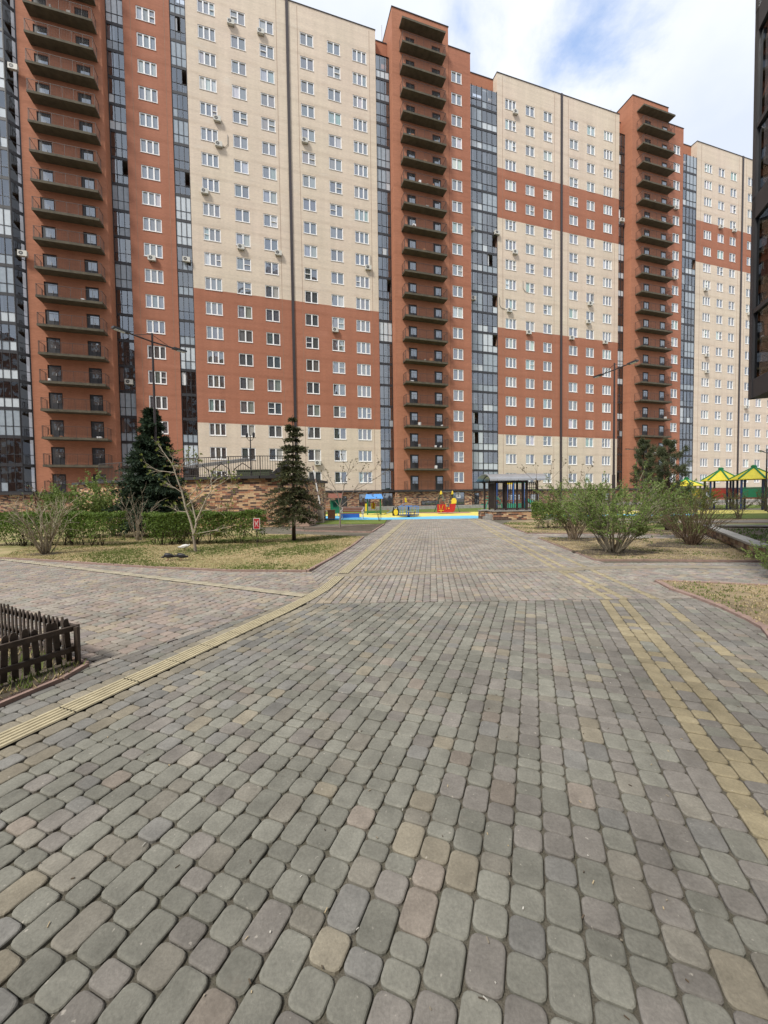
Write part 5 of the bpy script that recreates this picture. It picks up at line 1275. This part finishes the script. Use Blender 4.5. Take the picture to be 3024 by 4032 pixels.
ov = lambda cx, cz, a, b, yy, c: mb.face([(cx + a * math.cos(k * math.pi / 8), yy, cz + b * math.sin(k * math.pi / 8)) for k in range(16)], 0, c)
ov(0, .30, .19, .27, -.104, (.80, .62, .05)); ov(-.07, .66, .05, .05, -.104, WHT); ov(.07, .66, .05, .05, -.104, WHT); ov(-.06, .66, .02, .02, -.107, BLK); ov(.06, .66, .02, .02, -.107, BLK); ov(0, .6, .045, .025, -.106, (.7, .3, .02))
mb.build('support', M['paint'], t)
t = empty('merry_go_round', (2.0, 31.2, 0), .3, 'blue merry-go-round with railings and pale seats', 'merry-go-round')
mb = MB(); mb.lathe([(.84, .1), (.86, .12), (.86, .16), (.84, .17)], 28, 0, 0, 0, (.03, .05, .13)); mb.lathe([(.12, 0), (.12, .1)], 12, 0, 0, 0, (.05, .05, .06)); mb.build('platform', M['paint'], t)
mb = MB(); mb.lathe([(.06, .17), (.06, .88)], 10, 0, 0, 0, BLU); mb.lathe([(.3, .86), (.32, .88), (.3, .90)], 20, 0, 0, 0, LBL); mb.build('hub', M['paint'], t)
for k in range(4):
    a = k * math.pi / 2; ca, sa = math.cos(a), math.sin(a); mb = MB()
    P = [(.8 * math.cos(a - .6), .8 * math.sin(a - .6)), (.8 * math.cos(a + .6), .8 * math.sin(a + .6))]
    mb.tube([(*P[0], .17), (*P[0], .82), (P[0][0] * 1.02, P[0][1] * 1.02, .86), (.8 * ca, .8 * sa, .86), (P[1][0] * 1.02, P[1][1] * 1.02, .86), (*P[1], .82), (*P[1], .17)], .018, 6, 0, LBL); mb.tube([(*P[0], .84), (0, 0, .87)], .014, 6, 0, BLU); mb.build('railing', M['paint'], t)
    mb = MB(); mb.M = Matrix.Rotation(a, 4, 'Z'); mb.box(.38, .66, -.24, .24, .44, .47, 0, (.62, .52, .32)); mb.bar((.5, 0, .17), (.5, 0, .44), .04, .04, 0, BLU); mb.build('seat', M['paint'], t)
t = empty('play_boat', (5.95, 36.6, 0), -.06, 'red play boat with yellow letter-like struts and stern', 'play boat')
mb = MB(); hp_ = [(-.85, .14), (.55, .14), (.72, .25), (.85, .95), (.35, .90), (.32, .62), (-.05, .62), (-.08, .88), (-.85, .88)]
for yy in (-.45, .40):
    f0 = [(x, yy, z) for x, z in hp_]; f1 = [(x, yy + .05, z) for x, z in hp_]; mb.face(f0, 0, RED); mb.face(f1[::-1], 0, RED)
    for j in range(9): mb.face([f0[j], f1[j], f1[(j + 1) % 9], f0[(j + 1) % 9]], 0, RED)
mb.box(-.8, .6, -.4, .4, .2, .25, 0, DWOD); mb.box(-.87, -.83, -.4, .4, .14, .88, 0, RED); mb.build('hull', M['paint'], t)
mb = MB(); mb.bar((-.72, -.47, .82), (-.56, -.47, .05), .03, .1, 0, YLW); mb.bar((-.36, -.47, .82), (-.56, -.47, .05), .03, .1, 0, YLW); mb.bar((-.78, -.47, .3), (-.3, -.47, .3), .03, .05, 0, YLW); mb.bar((-.12, -.47, 1.0), (-.06, -.47, .4), .03, .12, 0, YLW); mb.bar((.16, -.47, .55), (.2, -.47, .45), .03, .1, 0, YLW); mb.build('struts', M['paint'], t)
mb = MB(); mb.face([(.42 + .0, -.47, .92), (.88, -.47, .96), (.9, -.47, 1.25), (.82, -.47, 1.42), (.65, -.47, 1.48), (.5, -.47, 1.42), (.42, -.47, 1.25)], 0, (.80, .58, .06)); mb.face([(.42 + .0, -.42, .92), (.88, -.42, .96), (.9, -.42, 1.25), (.82, -.42, 1.42), (.65, -.42, 1.48), (.5, -.42, 1.42), (.42, -.42, 1.25)][::-1], 0, (.80, .58, .06)); mb.build('stern_board', M['paint'], t)
mb = MB(); mb.box(-.55, -.2, -.1, .1, .9, 1.15, 0, DWOD); mb.box(-.7, -.6, -.3, .3, .25, .9, 0, DWOD); mb.build('cabin', M['paint'], t)
t = empty('swing', (6.55, 40.0, 0), .55, 'green A-frame swing with yellow caps behind the play boat', 'swing')
for s in (-1, 1):
    mb = MB(); mb.tube([(s * .85, -1.0, 0), (s * .75, 0, 2.12)], .04, 7, 0, (.03, .10, .06)); mb.tube([(s * .85, 1.0, 0), (s * .75, 0, 2.12)], .04, 7, 0, (.03, .10, .06)); mb.build('leg_frame', M['paint'], t)
    mb = MB(); mb.lathe([(.13, 1.84), (.14, 1.9), (.11, 2.05), (.06, 2.18), (.02, 2.22)], 12, s * .76, 0, 0, YLW); mb.build('cap', M['paint'], t)
mb = MB(); mb.tube([(-.75, 0, 2.1), (.75, 0, 2.1)], .035, 7, 0, (.2, .2, .2)); mb.build('beam', M['paint'], t)
mb = MB(); mb.box(-.2, .2, -.12, .12, .48, .52, 0, DWOD)
for x in (-.2, .2): mb.tube([(x, 0, .5), (x, 0, 2.1)], .008, 4, 0, (.25, .25, .25))
mb.build('swing_seat', M['paint'], t)
def hexroof(mb, cx, cy, r, z0, z1, ca, cb):
    P = [(cx + r * math.cos(k * math.pi / 3 + .2), cy + r * math.sin(k * math.pi / 3 + .2)) for k in range(6)]
    for k in range(6):
        a, b = P[k], P[(k + 1) % 6]; mb.face([(*a, z0), (*b, z0), (cx, cy, z1)], 0, ca); mb.face([(*b, z0 - .06), (*a, z0 - .06), (cx, cy, z1 - .12)], 0, ca)
        mb.face([(*a, z0 - .06), (*b, z0 - .06), (*b, z0), (*a, z0)], 0, ca); mb.tube([(*a, z0 + .03), (cx, cy, z1 + .02)], .075, 6, 0, cb)
    mb.lathe([(.20, z1 - .1), (.22, z1 + .12), (.1, z1 + .2)], 8, cx, cy, 0, cb)
    return P
def play_tower(x, y, r, label, panels, deck=1.15, H=2.85, apex=3.95, group='yellow roofed play towers'):
    t = empty('play_tower', (x, y, 0), 0, label, 'play tower', group)
    mb = MB(); P = hexroof(mb, 0, 0, r, H, apex, (.82, .70, .06), (.02, .22, .08)); mb.build('roof', M['paint'], t)
    Q = [(p[0] * .8, p[1] * .8) for p in P]
    for k, q in enumerate(Q):
        mb = MB(); mb.tube([(*q, 0), (*q, H)], .085, 8, 0, (.025, .06, .22) if k % 2 else (.02, .03, .07)); mb.build('post', M['paint'], t)
    mb = MB(); mb.prism([(q[0] * 1.05, q[1] * 1.05) for q in Q], deck - .1, deck, 0, DWOD); mb.build('deck', M['paint'], t)
    for k, c in panels:
        a, b = Q[k % 6], Q[(k + 1) % 6]; mb = MB(); mb.bar((*a, deck + .42), (*b, deck + .42), .04, .8, 0, c); mb.bar((*a, deck + .9), (*b, deck + .9), .05, .06, 0, c); mb.build('panel', M['paint'], t)
play_tower(33.6, 38.4, 1.55, 'play tower with yellow roof, green ribs and red panels, nearer the pine', [(3, (.42, .05, .03)), (4, (.40, .06, .03)), (5, BLU)])
play_tower(34.2, 35.6, 1.75, 'larger play tower with yellow roof and green and red panels at the right', [(3, (.03, .26, .14)), (4, (.03, .26, .14)), (5, RED), (0, RED)])
play_tower(33.0, 42.0, 1.5, 'low play tower with yellow roof mostly hidden behind the pine tree', [(3, GRN), (4, YLW)], H=2.45, apex=3.2)
t = empty('play_slide', (36.5, 33.4, 0), .2, 'red panel bridge with blue posts at the right border', 'play bridge')
mb = MB(); mb.box(-1.9, 2.2, -.03, .03, 1.2, 2.0, 0, RED); mb.build('panel', M['paint'], t)
for x in (-1.9, 0, 2.0): mb = MB(); mb.tube([(x, .1, 0), (x, .1, 2.3)], .08, 8, 0, BLU); mb.build('post', M['paint'], t)
t = empty('climbing_frame', (11.9, 36.2, 0), .1, 'teal, blue and yellow climbing frame seen through the pavilion slats', 'climbing frame')
for x, y in ((-1.0, -.7), (0, -.7), (1.0, -.7), (-1, .7), (0, .7), (1, .7)):
    mb = MB(); mb.tube([(x, y, 0), (x, y, 3.1)], .08, 8, 0, BLU); mb.build('post', M['paint'], t)
mb = MB(); mb.box(-1.1, 1.1, -.75, .75, 1.1, 1.2, 0, DWOD); mb.build('deck', M['paint'], t)
mb = MB(); mb.box(-1.1, -.1, -.8, -.76, 2.65, 3.15, 0, YLW); mb.box(.1, 1.1, -.8, -.76, 2.75, 3.1, 0, (.15, .55, .45)); mb.box(-1.0, 1.0, -.8, -.76, .15, .9, 0, TEAL); mb.box(-.9, -.75, -.85, -.8, 1.2, 2.2, 0, YLW); mb.build('panel', M['paint'], t)
mb = MB()
for k in range(8): a = math.pi * k / 7; mb.tube([(-1.9 + .8 * math.cos(a), -.8, .2 + 1.4 * math.sin(a)), (-1.9 + .8 * math.cos(a), .6, .2 + 1.4 * math.sin(a))], .04, 5, 0, TEAL)
mb.tube([(-2.7, -.8, .2)] + [(-1.9 - .8 * math.cos(math.pi * k / 10), -.8, .2 + 1.4 * math.sin(math.pi * k / 10)) for k in range(11)], .05, 6, 0, TEAL)
mb.build('climbing_arch', M['paint'], t)
mb = MB(); mb.M = Matrix.Translation((1.1, -1.0, 0)); mb.face([(0, 0, 1.15), (0, .5, 1.15), (1.7, .5, .15), (1.7, 0, .15)], 0, TEAL); mb.box(0, .05, -.02, .52, 0, 1.2, 0, TEAL); mb.bar((0, 0, 1.3), (1.7, 0, .3), .03, .25, 0, TEAL); mb.bar((0, .5, 1.3), (1.7, .5, .3), .03, .25, 0, TEAL); mb.build('slide', M['paint'], t)
t = empty('spring_rider', (31.0, 36.4, 0), .4, 'small white spring rider half hidden by the yellowish bush', 'spring rider')
mb = MB(); mb.tube([(.12 * math.cos(k * .9), .12 * math.sin(k * .9), .02 + k * .022) for k in range(20)], .018, 5, 0, (.1, .1, .1)); mb.build('spring', M['paint'], t)
mb = MB(); mb.tube([(-.5, 0, .62), (-.25, 0, .68), (.1, 0, .66), (.3, 0, .78), (.42, 0, 1.0), (.55, 0, 1.02)], [.05, .17, .18, .14, .1, .06], 10, 0, WHT); mb.tube([(.25, 0, .75), (.25, -.2, .85)], .02, 5, 0, WHT); mb.build('body', M['paint'], t, True)

# small litter lying in the joints and on the stones
mb = MB()
for _ in range(230):
    y = 0.9 + 9 * R_.random() ** 2; x = R_.uniform(-0.95, 0.95) * y
    if x < -2.4 and y < 3.6: continue
    l = R_.uniform(.002, .009); a = R_.uniform(0, 3.14); c = R_.choice([(.6, .58, .53), (.5, .4, .25), (.12, .09, .06), (.3, .26, .2), (.10, .08, .06)])
    mb.bar((x - l * math.cos(a), y - l * math.sin(a), .003), (x + l * math.cos(a), y + l * math.sin(a), .005), R_.uniform(.002, .005), .003, 0, c)
tag(mb.build('litter', M['paint']), kind='stuff')
